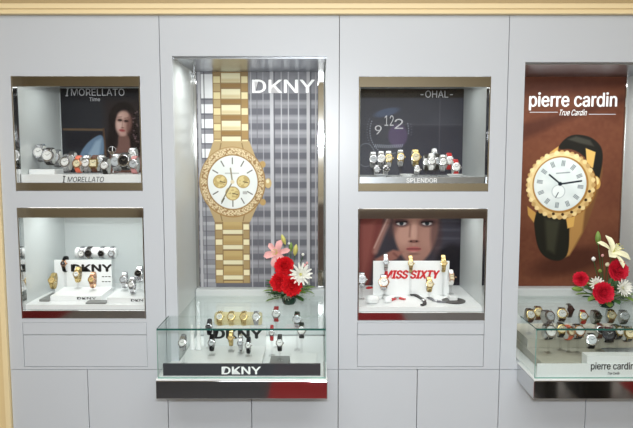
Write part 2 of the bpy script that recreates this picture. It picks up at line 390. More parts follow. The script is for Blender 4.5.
def square_niche(c, h):
    x0, x1, z0, z1 = h
    lining(c, x0, x1, z0, z1)
    bm = bmesh.new(); e = 0.0045; box(bm, x0, x1, -0.002, 0.016, z1 - VT, z1 - 0.0015)
    obj('top_valance', bm, CHROME, c).data.name = 'valance'
    bm = bmesh.new(); box(bm, x0, x1, -0.002, 0.016, z0 + .001, z0 + VB); obj('bottom_valance', bm, CHROME, c, bevel=0.001)
    for s in (0, 1):
        a, b = (x0, x0 + e) if s == 0 else (x1 - e, x1)
        bm = bmesh.new(); box(bm, a, b, -0.0025, 0.032, z0, z1); obj('side_trim', bm, CHROME, c, bevel=0.001)
    bm = bmesh.new(); box(bm, x0 + e, x1 - e, .006, .010, z0 + VB, z1 - VT); obj('glass_pane', bm, GL, c)
    bm = bmesh.new(); box(bm, x0 + .02, x1 - .02, .03, .05, z1 - .012, z1 - .004); obj('led_strip', bm, mat('led_diffuser', (255, 250, 240), .5, emit=3), c)
for c, h in ((C1, H1), (C1, H2), (C3, H3), (C3, H4)): square_niche(c, h)
def niche_light(h, p, y=0.16, z=None, sy=.14):
    area('niche_light', ((h[0] + h[1]) / 2, y, (z or h[3]) - 0.013), (0, 0, 0), (h[1] - h[0]) * .8, sy, p, (0.97, 1.0, 0.98))
niche_light(H1, 0.55); niche_light(H2, 0.85); niche_light(H3, 0.5); niche_light(H4, 0.7)
niche_light(HD, 1.9, .10, None, .05); niche_light(HP, 2.2, .10, None, .05)
SHELF = {}
def deck(c, h, Zt, front_y=0.02):
    """raised white shelf inside a square niche; returns its height"""
    bm = bmesh.new(); box(bm, h[0] + .0005, h[1] - .0005, front_y, DEP - .001, h[2] + .0005, Zt); obj('shelf', bm, WPL, c, bevel=0.001); return Zt
F1 = deck(C1, H1, P(78, 175.5, .036).z, .036); F3 = deck(C3, H3, P(422, 178, .036).z, .036)
F2 = deck(C1, H2, P(80, 304.5, .02).z); F4 = deck(C3, H4, P(420, 307, .02).z)
# name strips along the front of the upper niches
sg = thing('sign_strip', 'white name strip with black letters along the front of the dark haired woman niche', 'sign', (P(78, 184, .03).x, .03, H1[2]))
z0, z1 = H1[2] + .0005, P(78, 174.3, .026).z
bm = bmesh.new(); box(bm, H1[0] + .006, H1[1] - .006, .026, .034, z0, z1); obj('strip', bm, WPL, sg, bevel=.0008)
text('lettering', 'MORELLATO', P(67.5, 180, .026).x, P(104, 180, .026).x, P(80, 182, .026).z, P(80, 176.8, .026).z, .026, BLET, sg, shear=.2)
text('emblem', 'I', P(62.5, 180, .026).x, P(65.5, 180, .026).x, P(80, 183, .026).z, P(80, 176, .026).z, .026, BLET, sg, bold=.03, shear=.2)
sg = thing('sign_strip', 'brushed grey name strip along the front of the drawn dial niche', 'sign', (P(422, 184, .03).x, .03, H3[2]))
bm = bmesh.new(); box(bm, H3[0] + .006, H3[1] - .006, .026, .034, H3[2] + .0005, P(422, 176.8, .026).z); obj('strip', bm, BRUSH, sg, bevel=.0008)
text('lettering', 'SPLENDOR', P(406.5, 180, .026).x, P(437, 180, .026).x, P(420, 182.6, .026).z, P(420, 178.2, .026).z, .026, WLET, sg, bold=.02)

# ================================================================ POSTERS
def poster_thing(name, label, px0, px1, py0, py1, Y, art, back=(60, 60, 60), rough=.2, emit=0.0):
    x0, x1 = XZ(px0, (py0 + py1) / 2, Y)[0], XZ(px1, (py0 + py1) / 2, Y)[0]
    z1, z0 = XZ((px0 + px1) / 2, py0, Y)[1], XZ((px0 + px1) / 2, py1, Y)[1]
    t = thing(name, label, 'poster', ((x0 + x1) / 2, Y, z0))
    bm = bmesh.new(); box(bm, x0, x1, Y + .0008, Y + .005, z0, z1); obj('backing', bm, mat('poster_board', (150, 150, 150), .6), t)
    art.sheet('print', x0, x1, z0, z1, Y, t, rough, emit)
    sx = lambda px: x0 + (px - px0) / (px1 - px0) * (x1 - x0); sz = lambda py: z1 + (py - py0) / (py1 - py0) * (z0 - z1)
    return t, sx, sz
# ---- giant gold watch
A = Art(199, 318, 70, 287, 3.0, (132, 132, 140))
A.mix(A.noise(6, 1) * .35, (170, 170, 178))
for k in range(14):
    y = 92 + k * 14.6 if k < 14 else 0
    A.mix(A.rect(199, 318, y, y + 6.2, 1.2), (104, 104, 114))
    A.mix(A.rect(250, 318, y + 8, y + 11, 1.5) * .5, (176, 176, 182))
for k in range(15):                                          # white tiles left of the bracelet
    y = 73 + k * 14.7
    A.mix(A.rect(203, 215, y, y + 9 + (y < 80) * 6) * (.95 if y < 150 else .35), (242, 244, 246))
for x, w_, cc in ((201, 2.6, (186, 186, 190)), (206, .8, (90, 90, 98)), (252, 1, (176, 176, 182)), (258, .7, (110, 110, 118)), (264, .8, (170, 170, 178)), (272.5, 3.4, (190, 190, 196)),
                  (275, 1, (96, 96, 104)), (282, 1, (186, 186, 192)), (289, 1, (190, 190, 196)), (299, 1.2, (190, 190, 196)), (308.5, 3.2, (188, 186, 190)), (311, 1, (84, 84, 92)), (316, 1.4, (170, 168, 172))):
    A.mix(A.line(x, 60, x, 300, w_), cc)
hi, mid, dk = (236, 226, 178), (196, 166, 106), (142, 110, 66)
for y0, y1 in ((66, 152), (208, 283)):                       # bracelet
    A.mix(A.rect(214.5, 249.5, y0, y1), (164, 130, 80))
    n = int((y1 - y0) / 15.6) + 1
    for k in range(n + 1):
        y = (72 if y0 < 100 else 218) + k * 15.6
        if y > y1: break
        lim = lambda v: min(v, y1 - .6)
        if y0 < 100:
            A.mix(A.rect(223, 241.6, y, lim(y + 9.2)), hi); A.mix(A.rect(223, 241.6, y + 5.5, lim(y + 9), 2) * .5, mid)
            A.mix(A.rect(222, 242.6, y + 10.4, lim(y + 13.8)), (160, 118, 60)); A.mix(A.rect(222, 242.6, y + 14.2, lim(y + 15.2)), dk)
            A.mix(A.rect(215.2, 221.8, y + 3.2, lim(y + 9.6)), (236, 216, 150)); A.mix(A.rect(242.6, 249, y + 3.2, lim(y + 9.6)), (240, 222, 160))
            A.mix(A.rect(215.2, 221.8, y + 10.4, lim(y + 17.6)), mid); A.mix(A.rect(242.6, 249, y + 10.4, lim(y + 17.6)), (176, 136, 74))
        else:
            A.mix(A.rect(223, 242, y + .6, lim(y + 9.6)), (206, 172, 100)); A.mix(A.rect(223, 242, y + 6, lim(y + 9.6), 3) * .5, (180, 140, 74))
            A.mix(A.rect(222, 243, y + 10.2, lim(y + 14.4)), hi); A.mix(A.rect(221, 244, y + 14.8, lim(y + 15.6)), dk)
            A.mix(A.rect(215.2, 222, y + 4.4, lim(y + 10)), (246, 232, 178)); A.mix(A.rect(243.2, 249.4, y + 4.4, lim(y + 10)), (246, 232, 178))
            A.mix(A.rect(215.2, 222, y + 11, lim(y + 18.6)), (184, 152, 94)); A.mix(A.rect(243.2, 249.4, y + 11, lim(y + 18.6)), (184, 152, 94))
    for x in (214.8, 222.4, 242.4, 249.2): A.mix(A.line(x, y0, x, y1 - .5, .7) * .75, dk)
for s in (-1, 1):                                            # lugs
    A.mix(A.poly([(214.5, 139), (250, 139), (258, 160), (207, 160)]), (198, 166, 108)); A.mix(A.poly([(207, 200), (259, 200), (250, 220), (215, 220)]), (198, 166, 108))
    for q in ((222, 141, 219, 156), (242.6, 141, 246, 156), (219, 206, 222, 219), (246, 206, 243, 219)): A.mix(A.line(*q, 1), (150, 118, 70))
A.mix(A.ell(268.4, 181, 3.4, 5), (214, 178, 108)); A.mix(A.ell(268, 179, 1.6, 2), hi)
for y in (162, 200): A.mix(A.ell(263, y, 3, 3.4), (200, 158, 86))
A.mix(A.ell(232.8, 180, 33, 35.5), (176, 130, 66)); A.mix(A.ell(232.6, 179.6, 32, 34.5), (208, 178, 124))
ring = A.ell(232.8, 180, 31.5, 34) * (1 - A.ell(233, 180, 25.5, 27.6))
ang = np.arctan2(A.Y - 180, A.X - 232.8); rr = np.hypot((A.X - 232.8) / 32, (A.Y - 180) / 34.5)
A.mix(ring * (np.sin(ang * 56 + np.sin(rr * 60) * 2) > .1) * .8, (244, 220, 170)); A.mix(ring * (A.noise(1.2, 5) > .62) * .8, (160, 112, 56))
A.mix(A.ell(233, 180, 26, 28), (166, 122, 62)); A.mix(A.ell(233, 180, 24.8, 26.8), (238, 240, 236))
A.mix(A.ell(233, 180, 24.8, 26.8) * A.noise(7, 8) * .5, (214, 226, 220))
for k in range(12):
    a = k * math.pi / 6; c_, s_ = math.sin(a), -math.cos(a)
    if k in (3, 9): continue
    A.mix(A.line(233 + 17 * c_, 180 + 18.6 * s_, 233 + 22.6 * c_, 180 + 24.4 * s_, 1.0), (96, 92, 84))
A.mix(A.line(226, 171, 239, 171, 1.3) * .5, (150, 146, 138))
for x, y, r in ((220.5, 179.2, 7), (243.6, 179.4, 6.6), (232.8, 191.2, 7.2)):
    A.mix(A.ell(x, y, r, r * .98), (188, 150, 72)); A.mix(A.ell(x, y, r - .9, r - .9), (232, 208, 130))
    A.mix(A.ell(x, y, r - 1, r - 1) * (A.noise(1.6, int(x)) > .55) * .5, (180, 142, 66))
    A.mix(A.line(x, y, x + r * .7, y + 1, .8), (90, 70, 40))
A.mix(A.line(232.8, 179.6, 221.8, 199.5, 1.1), (120, 112, 84)); A.mix(A.line(232.8, 179.6, 231, 166, 1.4), (150, 140, 110)); A.mix(A.ell(232.8, 179.6, 2, 2), (230, 214, 170))
A.mix(A.rect(243, 247.5, 189, 192), (180, 180, 176))
DB = .345
lum = A.c.mean(-1, keepdims=True); A.c = (A.c * .74 + lum * .26) * .96
pt, sx, sz = poster_thing('advertising_poster', 'tall grey striped poster of a giant gold bracelet watch in the tall niche', 198.5, 317.8, 71, 287, DB, A, emit=.02)
text('lettering', 'DKNY', sx(253.4), sx(314.5), sz(92), sz(79.6), DB - .0004, WLET, pt, bold=.045)
# chrome lightbox edges, part of the cabinets
def rim(c, x0, x1, z0, z1, Y, l, r, tp, bt):
    for nm, a in (('poster_rim', (x0 - l, x0, z0 - bt, z1 + tp)), ('poster_rim', (x1, x1 + r, z0 - bt, z1 + tp)), ('poster_rim', (x0, x1, z1, z1 + tp))):
        bm = bmesh.new(); box(bm, a[0], a[1], Y - .012, Y + .03, a[2], a[3]); obj(nm, bm, CHROME, c, bevel=.002)
zb_ = XZ(250, 287, DB)[1]
x0, x1 = sx(198.5), sx(317.8)
lining(C2, *HD); lining(C4, *HP)
rim(C2, x0, x1, sz(287), sz(71), DB, .014, HD[1] - x1 - .002, .016, 0)
def ledge(c, h, z0, z1, yf=.30):
    bm = bmesh.new(); box(bm, h[0] + .001, h[1] - .001, yf, DEP - .001, z0, z1); obj('back_ledge', bm, LIN, c, bevel=.003)
TOPZ = P(240, 328.5, -.155).z           # upper face of the showcase glass
ledge(C2, HD, DZ + .0005, sz(287) - .0005)
for (c, h) in ((C2, HD), (C4, HP)):
    bm = bmesh.new(); box(bm, h[0], h[1], .019, .33, h[3] - .006, h[3] - .0005); obj('mirror_soffit', bm, BRUSH, c)

# ---- brown poster with leather strap watch
A = Art(491, 626, 75, 288, 3.0, (112, 62, 42))
A.mix(np.clip((A.Y - 80) / 200, 0, 1) * .35, (128, 78, 52)); A.mix(A.noise(18, 3) * .55, (84, 42, 30)); A.mix(A.noise(3, 4) * .18, (150, 96, 66))
A.mix(A.poly([(491, 130), (626, 92), (626, 98), (560, 120), (491, 152)], 6) * .5, (62, 32, 26))
A.mix(A.poly([(491, 75), (626, 75), (626, 84), (491, 95)], 8) * .5, (70, 34, 26))
A.mix(A.ell(575, 262, 40, 12, -14, 8) * .6, (60, 30, 22))
A.mix(A.poly([(570, 214), (600, 158), (603, 172), (590, 222), (577, 250), (565, 262), (556, 250)], 1.5), (120, 78, 44))   # inside of the strap
A.mix(A.poly([(574, 214), (586, 206), (584, 232), (572, 256), (566, 258)], 2.5), (176, 128, 66))
A.mix(A.poly([(555, 148), (561, 138), (570, 132), (584, 133), (594, 138), (601, 147), (601.5, 162), (597, 186), (592, 196), (590, 160), (572, 146)], 1), (34, 32, 28))
A.mix(A.poly([(566, 137), (574, 134), (588, 138), (592, 144), (578, 141)], 2) * .5, (92, 90, 78))
A.mix(A.poly([(534, 206), (536, 232), (541, 252), (552, 261), (565, 262), (572, 252), (570, 214)], 1), (34, 33, 26))
A.mix(A.poly([(546, 218), (549, 250), (557, 254), (561, 220)], 4) * .45, (84, 84, 62))
A.mix(A.poly([(584, 146), (594, 150), (592, 166), (586, 164)], .8), (226, 178, 92)); A.mix(A.poly([(566, 208), (577, 206), (575, 226), (569, 228)], .8), (214, 164, 80))
A.mix(A.poly([(528, 205), (537, 212), (535, 222), (529, 214)], .8), (196, 146, 70)); A.mix(A.poly([(549, 150), (557, 144), (556, 152), (549, 156)], .8), (210, 160, 80))
A.mix(A.ell(595.5, 181, 4.6, 7, -12), (206, 156, 76)); A.mix(A.ell(596.5, 179, 2, 4, -12), (246, 214, 140))
A.mix(A.ell(562.5, 184.5, 34, 33.5, 0), (150, 100, 44)); 
ang = np.arctan2(A.Y - 183.4, A.X - 560.6)
A.mix(A.ell(560.6, 183.4, 33.4, 34), (216, 180, 112))
for k in range(40):
    a = k * math.pi / 20; A.mix(A.ell(560.6 + 32.6 * math.cos(a), 183.4 + 33.2 * math.sin(a), 2.2, 2.2), (232, 204, 140) if k % 2 else (196, 154, 92))
A.mix((A.ell(560.6, 183.4, 33, 33.6) - A.ell(560.6, 183.4, 28, 29)) * (np.cos(ang + 2.3) > .2) * .5, (252, 232, 176))
for k in range(1, 7):
    a = k * math.pi / 10 - .1; A.mix(A.ell(560.6 + 29.6 * math.cos(a), 183.4 + 30.2 * math.sin(a), 1.5, 1.5), (70, 44, 24))
A.mix(A.ell(560.4, 183, 28, 29), (170, 120, 54)); A.mix(A.ell(560, 182.6, 26.2, 27.2), (226, 232, 230)); A.mix(A.ell(560, 182.6, 26, 27) * A.noise(6, 6) * .6, (196, 208, 206))
for k in range(12):
    a = k * math.pi / 6 + .12; c_, s_ = math.sin(a), -math.cos(a); px_, py_ = 560 + 20.5 * c_, 182.6 + 21.5 * s_
    for d in (-1.3, 0, 1.3):
        A.mix(A.line(px_ - 2.6 * c_ - d * s_, py_ - 2.6 * s_ + d * c_, px_ + 2.6 * c_ - d * s_, py_ + 2.6 * s_ + d * c_, .6), (74, 84, 92))
A.mix(A.ell(558.5, 190, 6.8, 7), (178, 186, 188)); A.mix(A.ell(558.5, 190, 6, 6.2), (228, 234, 232))
A.mix(A.line(560, 182, 549, 173, 1.6), (28, 36, 44)); A.mix(A.line(560, 182.4, 581, 179.2, 1.7), (28, 36, 44)); A.mix(A.ell(560, 182.2, 2, 2), (28, 36, 44)); A.mix(A.line(558.5, 191, 556, 196, .8), (60, 70, 76))
A.mix(A.line(556, 171.5, 569, 170.5, 1.1) * .6, (80, 90, 96))
lum = A.c.mean(-1, keepdims=True); A.c = A.c * .88 + lum * .12
pt, sx, sz = poster_thing('advertising_poster', 'brown poster of a gold rimmed watch on dark leather strap', 491, 626.5, 77, 286, DB, A, emit=.06)
text('lettering', 'pierre cardin', sx(526.8), sx(613), sz(109.3), sz(92), DB - .0004, WLET, pt, bold=.03)
text('script_lettering', 'True Cardin', sx(557), sx(584), sz(114.5), sz(108.6), DB - .0004, WLET, pt, shear=.4)
for a, b, u, v in ((527.5, 555, 111, 111.6), (586, 612.5, 113, 113.6)):
    bm = bmesh.new(); box(bm, sx(a), sx(b), DB - .001, DB - .0002, sz(v), sz(u)); obj('rule', bm, SLET, pt)
rim(C4, sx(491), sx(626.5), sz(286), sz(77), DB, .008, HP[1] - sx(626.5) - .004, .014, 0)
ledge(C4, HP, DZ + .0005, sz(286) - .0005)

PB = .372
# ---- dark poster with seated woman
A = Art(60, 141, 82, 178, 3.2, (44, 46, 52))
A.mix(A.noise(10, 2) * .4, (30, 32, 40)); A.mix(A.rect(60, 141, 82, 100, 6) * .5, (26, 26, 32))
A.mix(A.rect(104, 141, 100, 178, 8) * .7, (44, 34, 34))
A.mix(A.line(62, 130.5, 102, 131, 2.2), (96, 78, 62)); A.mix(A.line(102.5, 130, 104, 165, 2), (80, 60, 48)); A.mix(A.rect(64, 101, 133, 150, 2) * .6, (24, 24, 32))
A.mix(A.poly([(74, 164), (82, 148), (92, 139), (101, 135), (103, 145), (101, 166)], 1.5), (100, 122, 146)); A.mix(A.poly([(84, 160), (94, 143), (100, 140), (96, 164)], 2.5) * .7, (150, 170, 188))
A.mix(A.ell(122, 120, 14, 18, 10, 2), (24, 18, 20)); A.mix(A.ell(133, 140, 7, 26, -8, 3), (28, 20, 22)); A.mix(A.ell(112, 135, 5, 20, 10, 3), (26, 20, 22))
A.mix(A.poly([(117, 134), (129, 136), (129, 152), (140, 160), (141, 178), (104, 178), (107, 158), (117, 150)], 2), (112, 82, 76))
A.mix(A.ell(128, 164, 12, 8, 0, 4) * .6, (166, 128, 122))
A.mix(A.ell(122.8, 124, 8, 13, 8, 2.2), (164, 128, 118)); A.mix(A.ell(119.5, 124, 4, 9, 8, 3.5) * .8, (206, 174, 164)); A.mix(A.ell(122, 116, 5, 4, 8, 3) * .6, (196, 162, 150)); A.mix(A.ell(129.2, 126, 3, 11, 8, 2.5) * .7, (92, 62, 58)); A.mix(A.ell(121.5, 135.5, 4, 2, 0, 2) * .6, (196, 160, 150))
for x, y in ((119.4, 121), (125.8, 122)):
    A.mix(A.ell(x, y, 3, 2, 4, 1.6) * .55, (96, 64, 60)); A.mix(A.ell(x, y, 2.0, .9, 4, .7), (30, 18, 20)); A.mix(A.line(x - 2.2, y - 3.0, x + 1.8, y - 3.4, .6, .8) * .6, (70, 46, 44))
A.mix(A.line(122, 122, 121.4, 128, .9, 1) * .5, (120, 84, 76)); A.mix(A.ell(121.2, 131.6, 3.0, 1.3, 6, .8), (150, 70, 74)); A.mix(A.ell(121.8, 129, 1.4, .6, 0, .6), (112, 70, 66))
for k in range(26):
    a = random.uniform(0, 1); A.mix(A.ell(136 + random.uniform(-4, 4), 110 + a * 55, .9, .9, 0, .8) * .5, (150, 120, 126))
pt, sx, sz = poster_thing('advertising_poster', 'dark poster of a woman with long dark hair beside pale blue cloth', 61.6, 141.5, 82, 175, PB, A, emit=0)
text('lettering', 'MORELLATO', sx(72.5), sx(125.5), sz(95.6), sz(88.6), PB - .0004, SLET, pt, bold=.0)
text('emblem', 'I', sx(67), sx(70.5), sz(96), sz(88), PB - .0004, SLET, pt, bold=.03, shear=.3)
text('small_lettering', 'Time', sx(90.5), sx(101), sz(101), sz(97.2), PB - .0004, SLET, pt)
# ---- dark poster with hand drawn dial
A = Art(359, 466, 82, 182, 3.2, (74, 76, 86))
A.mix(A.noise(14, 9) * .4, (58, 58, 68)); A.mix(A.rect(359, 466, 82, 97, 2), (46, 42, 40)); A.mix(A.rect(400, 466, 126, 182, 3) * .6, (52, 52, 64))
A.mix(A.line(441, 95, 441, 180, 1, 1) * .5, (104, 104, 112)); A.mix(A.line(359, 124, 466, 124.5, .8, 1) * .4, (98, 98, 106))
A.mix(A.ell(386, 112, 13, 4, -14, 2) * .6, (92, 108, 140)); A.mix(A.ell(398, 136, 10, 12, 0, 2.5) * .7, (100, 84, 118))
for k in range(60):
    a = k * math.pi / 30
    if 3.6 < a < 5.9 or .2 < a < 1.2: continue
    A.mix(A.ell(389 + 20 * math.cos(a), 131 + 24 * math.sin(a), .7, .7, 0, .5) * .8, (150, 156, 170)); A.mix(A.ell(389 + 23 * math.cos(a + .05), 131 + 27 * math.sin(a + .05), .5, .5, 0, .5) * .6, (140, 146, 160))
for x in range(374, 404, 2): A.mix(A.line(x, 148.6 - abs(x - 388) * .06, x + 1, 145.8 - abs(x - 388) * .06, .8, .6) * .8, (176, 182, 194))
for k in range(40):  # faint ring: a round reflection in the glass painted into the print
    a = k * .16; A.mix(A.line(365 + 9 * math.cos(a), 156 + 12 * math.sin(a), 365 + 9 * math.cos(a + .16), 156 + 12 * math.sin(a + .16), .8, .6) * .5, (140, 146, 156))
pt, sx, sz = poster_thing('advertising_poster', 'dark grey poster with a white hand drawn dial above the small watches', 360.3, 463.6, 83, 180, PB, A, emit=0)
for s, a, b, u, v in (('12', 384.5, 393.5, 125.5, 115), ('2', 394.5, 403, 128.5, 118.5), ('9', 374.8, 381.6, 134, 125)):
    text('numeral', s, sx(a), sx(b), sz(u), sz(v), PB - .0004, SLET, pt)
text('lettering', '-OHAL-', sx(420), sx(452), sz(97.5), sz(90.5), PB - .0004, SLET, pt)
# ---- close-up face poster
A = Art(356, 461, 206, 296, 3.4, (56, 52, 60))
A.mix(A.noise(12, 12) * .3, (40, 38, 46)); A.mix(A.rect(434, 461, 206, 296, 4) * .8, (62, 60, 70))
for y in (222, 231, 240, 250): A.mix(A.line(436, y, 461, y, 2.6, 2) * .55, (88, 88, 98))
A.mix(A.poly([(356, 206), (380, 206), (384, 226), (372, 262), (368, 296), (356, 296)], 5), (112, 56, 52)); A.mix(A.poly([(360, 226), (374, 222), (368, 262), (360, 290)], 5) * .5, (150, 88, 80))
A.mix(A.ell(453, 268, 18, 22, 0, 5), (30, 28, 34))
A.mix(A.poly([(393, 206), (437, 206), (439, 232), (432, 254), (420, 268), (408, 268), (397, 252), (391, 230)], 3.5), (158, 116, 104))
A.mix(A.ell(404, 236, 8, 12, 8, 5) * .6, (196, 152, 136)); A.mix(A.ell(427, 238, 7, 12, -8, 5) * .35, (182, 138, 124)); A.mix(A.ell(436, 236, 6, 22, 0, 4) * .6, (76, 54, 54)); A.mix(A.ell(392, 222, 5, 16, 8, 4) * .5, (80, 52, 50))
A.mix(A.line(387, 221, 374, 254, 5.5, 3.5) * .8, (160, 116, 106)); A.mix(A.line(386, 220, 373, 250, 1.6, 1.4) * .6, (208, 176, 164)); A.mix(A.poly([(374, 262), (392, 252), (403, 254), (396, 262), (376, 270)], 2.5), (146, 98, 88))
A.mix(A.line(393, 256, 400, 262, 2, 2) * .5, (86, 48, 46))
for s, x in ((-1, 400.5), (1, 426.5)):
    A.mix(A.ell(x, 223.6, 7.5, 4.4, -s * 4, 2.5) * .75, (58, 40, 44)); A.mix(A.ell(x, 224.4, 4.8, 1.9, 0, .8), (196, 190, 190)); A.mix(A.ell(x, 224.2, 2.2, 2.1, 0, .6), (36, 46, 54)); A.mix(A.line(x - 5.4, 223, x + 5.4, 222.4, 1.3, .8), (20, 14, 18)); A.mix(A.line(x - 6, 217.6 + s * .6, x + 6, 217.6 - s * .6, 2, 1.2) * .8, (46, 32, 32))
A.mix(A.ell(413.5, 233, 3, 12, 0, 2.5) * .6, (206, 164, 148)); A.mix(A.line(409.6, 226, 408.8, 238, 1.8, 2) * .5, (104, 70, 64)); A.mix(A.ell(413.3, 243.2, 5.2, 1.6, 0, 1.2) * .8, (96, 58, 54)); A.mix(A.ell(410.5, 243, 1.1, .7, 0, .6), (44, 22, 22)); A.mix(A.ell(416.2, 243, 1.1, .7, 0, .6), (44, 22, 22))
A.mix(A.ell(413.3, 251.4, 7.4, 2.6, 0, 1.2), (166, 92, 90)); A.mix(A.line(406.5, 251.2, 420, 251.2, .9, .7), (84, 34, 38)); A.mix(A.ell(413.3, 256.4, 5, 1.2, 0, 1.6) * .5, (98, 64, 60)); A.mix(A.ell(413, 254, 3, .8, 0, 1) * .5, (210, 150, 146))
pt, sx, sz = poster_thing('advertising_poster', 'close up poster of a staring woman behind the card with red letters', 357.5, 460.5, 206, 291, PB, A, emit=0)

# ================================================================ GLASS SHOWCASES
def showcase(label, x0, x1, h, sign_mat):
    yf = -.155; zt = TOPZ; zb0 = DZ; T = .006
    c = thing('glass_showcase', label, 'showcase', ((x0 + x1) / 2, 0, zb0 - .07), 'glass showcases jutting from the wall')
    bm = bmesh.new(); zz = P(240, 398, yf).z
    box(bm, x0 - .006, x1 + .006, yf - .008, -.0005, zz, zb0 - .010); obj('base', bm, CHROME, c, bevel=.0015)
    bm = bmesh.new(); box(bm, x0 - .006, x1 + .006, yf - .008, -.0005, zb0 - .0095, zb0 - .004); obj('base_edge', bm, MATS['white_acrylic'], c, bevel=.001)
    ix0, ix1 = max(x0, h[0]) + .003, min(x1, h[1]) - .003
    bm = bmesh.new(); box(bm, x0 + T, x1 - T, yf + T, -.0005, zb0 - .004, zb0); box(bm, ix0, ix1, -.0005, .298, zb0 - .004, zb0); obj('deck', bm, WPL, c)
    bm = bmesh.new(); box(bm, x0, x1, yf, -.001, zt - T, zt); box(bm, ix0, ix1, -.001, .298, zt - T, zt); obj('glass_top', bm, GLT, c)
    bm = bmesh.new(); box(bm, x0, x1, yf, yf + T, zb0 - .004, zt - T); obj('front_pane', bm, GLT, c)
    for s, a in ((0, x0), (1, x1 - T)):
        bm = bmesh.new(); box(bm, a, a + T, yf + T, -.001, zb0 - .004, zt - T); obj('side_pane', bm, GLT, c)
    # polished green edges of the panes
    e = .0012; bm = bmesh.new(); box(bm, x0 - e, x1 + e, yf - e, yf, zt - T, zt); obj('polished_edge', bm, GEDGE, c)
    bm = bmesh.new(); box(bm, x0 - e, x0, yf - e, -.001, zt - .003, zt); obj('polished_edge', bm, GEDGE, c)
    bm = bmesh.new(); box(bm, x1, x1 + e, yf - e, -.001, zt - .003, zt); obj('polished_edge', bm, GEDGE, c)
    for a in (x0 - e, x1): 
        bm = bmesh.new(); box(bm, a, a + e, yf - e, yf + T * .6, zb0 - .004, zt - T); obj('polished_edge', bm, GEDGEL, c)
    bm = bmesh.new(); box(bm, x0, x1, yf - e, yf, zb0 - .004, zb0); obj('polished_edge', bm, GEDGEL, c)
    return c
xa, xb = P(157.5, 350, -.155).x, P(325.5, 350, -.155).x
S_D = showcase('glass showcase with chrome base below the giant gold watch poster', xa, xb, HD, None)
xp = P(536, 350, -.155).x
S_P = showcase('glass showcase with chrome base below the brown leather watch poster', xp, xp + (xb - xa), HP, None)
area('case_light', ((xa + xb) / 2, .22, TOPZ - .012), (0, 0, 0), .4, .02, .25); area('case_light', (xp + .26, .22, TOPZ - .012), (0, 0, 0), .4, .02, .2)
sg = thing('sign_strip', 'charcoal strip with large white letters at the showcase front', 'sign', ((xa + xb) / 2, -.14, DZ))
ys = -.142; bm = bmesh.new(); za = P(240, 364, ys).z
box(bm, P(163, 370, ys).x, P(320.5, 370, ys).x, ys, ys + .008, DZ, za); obj('strip', bm, BPL, sg)
text('lettering', 'DKNY', P(222, 370, ys).x, P(260.5, 370, ys).x, P(240, 374, ys).z, P(240, 366.8, ys).z, ys, WLET, sg, bold=.07)

# ---------------------------------------------------------------- display furniture
def block(label, x0, x1, y0, y1, z0, z1, m=WPL, slope=0.0, group=None, name='display_block', cat='display block', txt=None, tbox=None, tm=None, bold=.04):
    bm = bmesh.new(); v = box(bm, x0, x1, y0, y1, z0, z1)
    if slope:
        for q in v:
            if q.co.z > z0 + 1e-6 and q.co.y < (y0 + y1) / 2: q.co.z -= slope
    t = thing(name, label, cat, ((x0 + x1) / 2, (y0 + y1) / 2, z0), group)
    obj('body', bm, m, t, bevel=.0012)
    if txt: text('lettering', txt, *tbox, y0, tm or BLET, t, bold=bold)
    return t
def card(label, l, r, t_, b, Y, z0, m=WPL, txt=None, tb=None, tm=None, bold=.04, shear=0.0):
    x0, x1 = P(l, b, Y).x, P(r, b, Y).x; z1 = P(l, t_, Y).z
    t = thing('sign_card', label, 'sign', ((x0 + x1) / 2, Y, z0))
    bm = bmesh.new(); box(bm, x0, x1, Y, Y + .005, z0, z1); obj('board', bm, m, t, bevel=.0008)
    if txt: text('lettering', txt, P(tb[0], tb[2], Y).x, P(tb[1], tb[2], Y).x, P(l, tb[3], Y).z, P(l, tb[2], Y).z, Y, tm or BLET, t, bold=bold, shear=shear)
    return t
def pillow(label, l, r, cy, Y, rad, z0, m):
    """horizontal padded roll on two feet"""
    c = P((l + r) / 2, cy, Y); x0, x1 = P(l, cy, Y).x, P(r, cy, Y).x
    t = thing('watch_roll', label, 'cushion', (c.x, Y, z0))
    bm = bmesh.new(); n = 24; rings = []
    prof = [(0, x0), (rad * .8, x0), (rad * .96, x0 + .003), (rad, x0 + .008), (rad, x1 - .008), (rad * .96, x1 - .003), (rad * .8, x1), (0, x1)]
    for r_, x in prof: rings.append([bm.verts.new((x, Y + r_ * math.cos(2 * math.pi * k / n), c.z + r_ * math.sin(2 * math.pi * k / n))) for k in range(n)])
    for a, b in zip(rings, rings[1:]):
        for k in range(n): bm.faces.new((a[k], a[(k + 1) % n], b[(k + 1) % n], b[k]))
    bmesh.ops.remove_doubles(bm, verts=bm.verts[:], dist=1e-6)
    obj('roll', bm, m, t, smooth=50)
    for x in (x0 + .012, x1 - .016):
        bm = bmesh.new(); box(bm, x, x + .004, Y - .012, Y + .012, z0, c.z - rad * .8); obj('foot', bm, CLEAR, t)
    return c.z

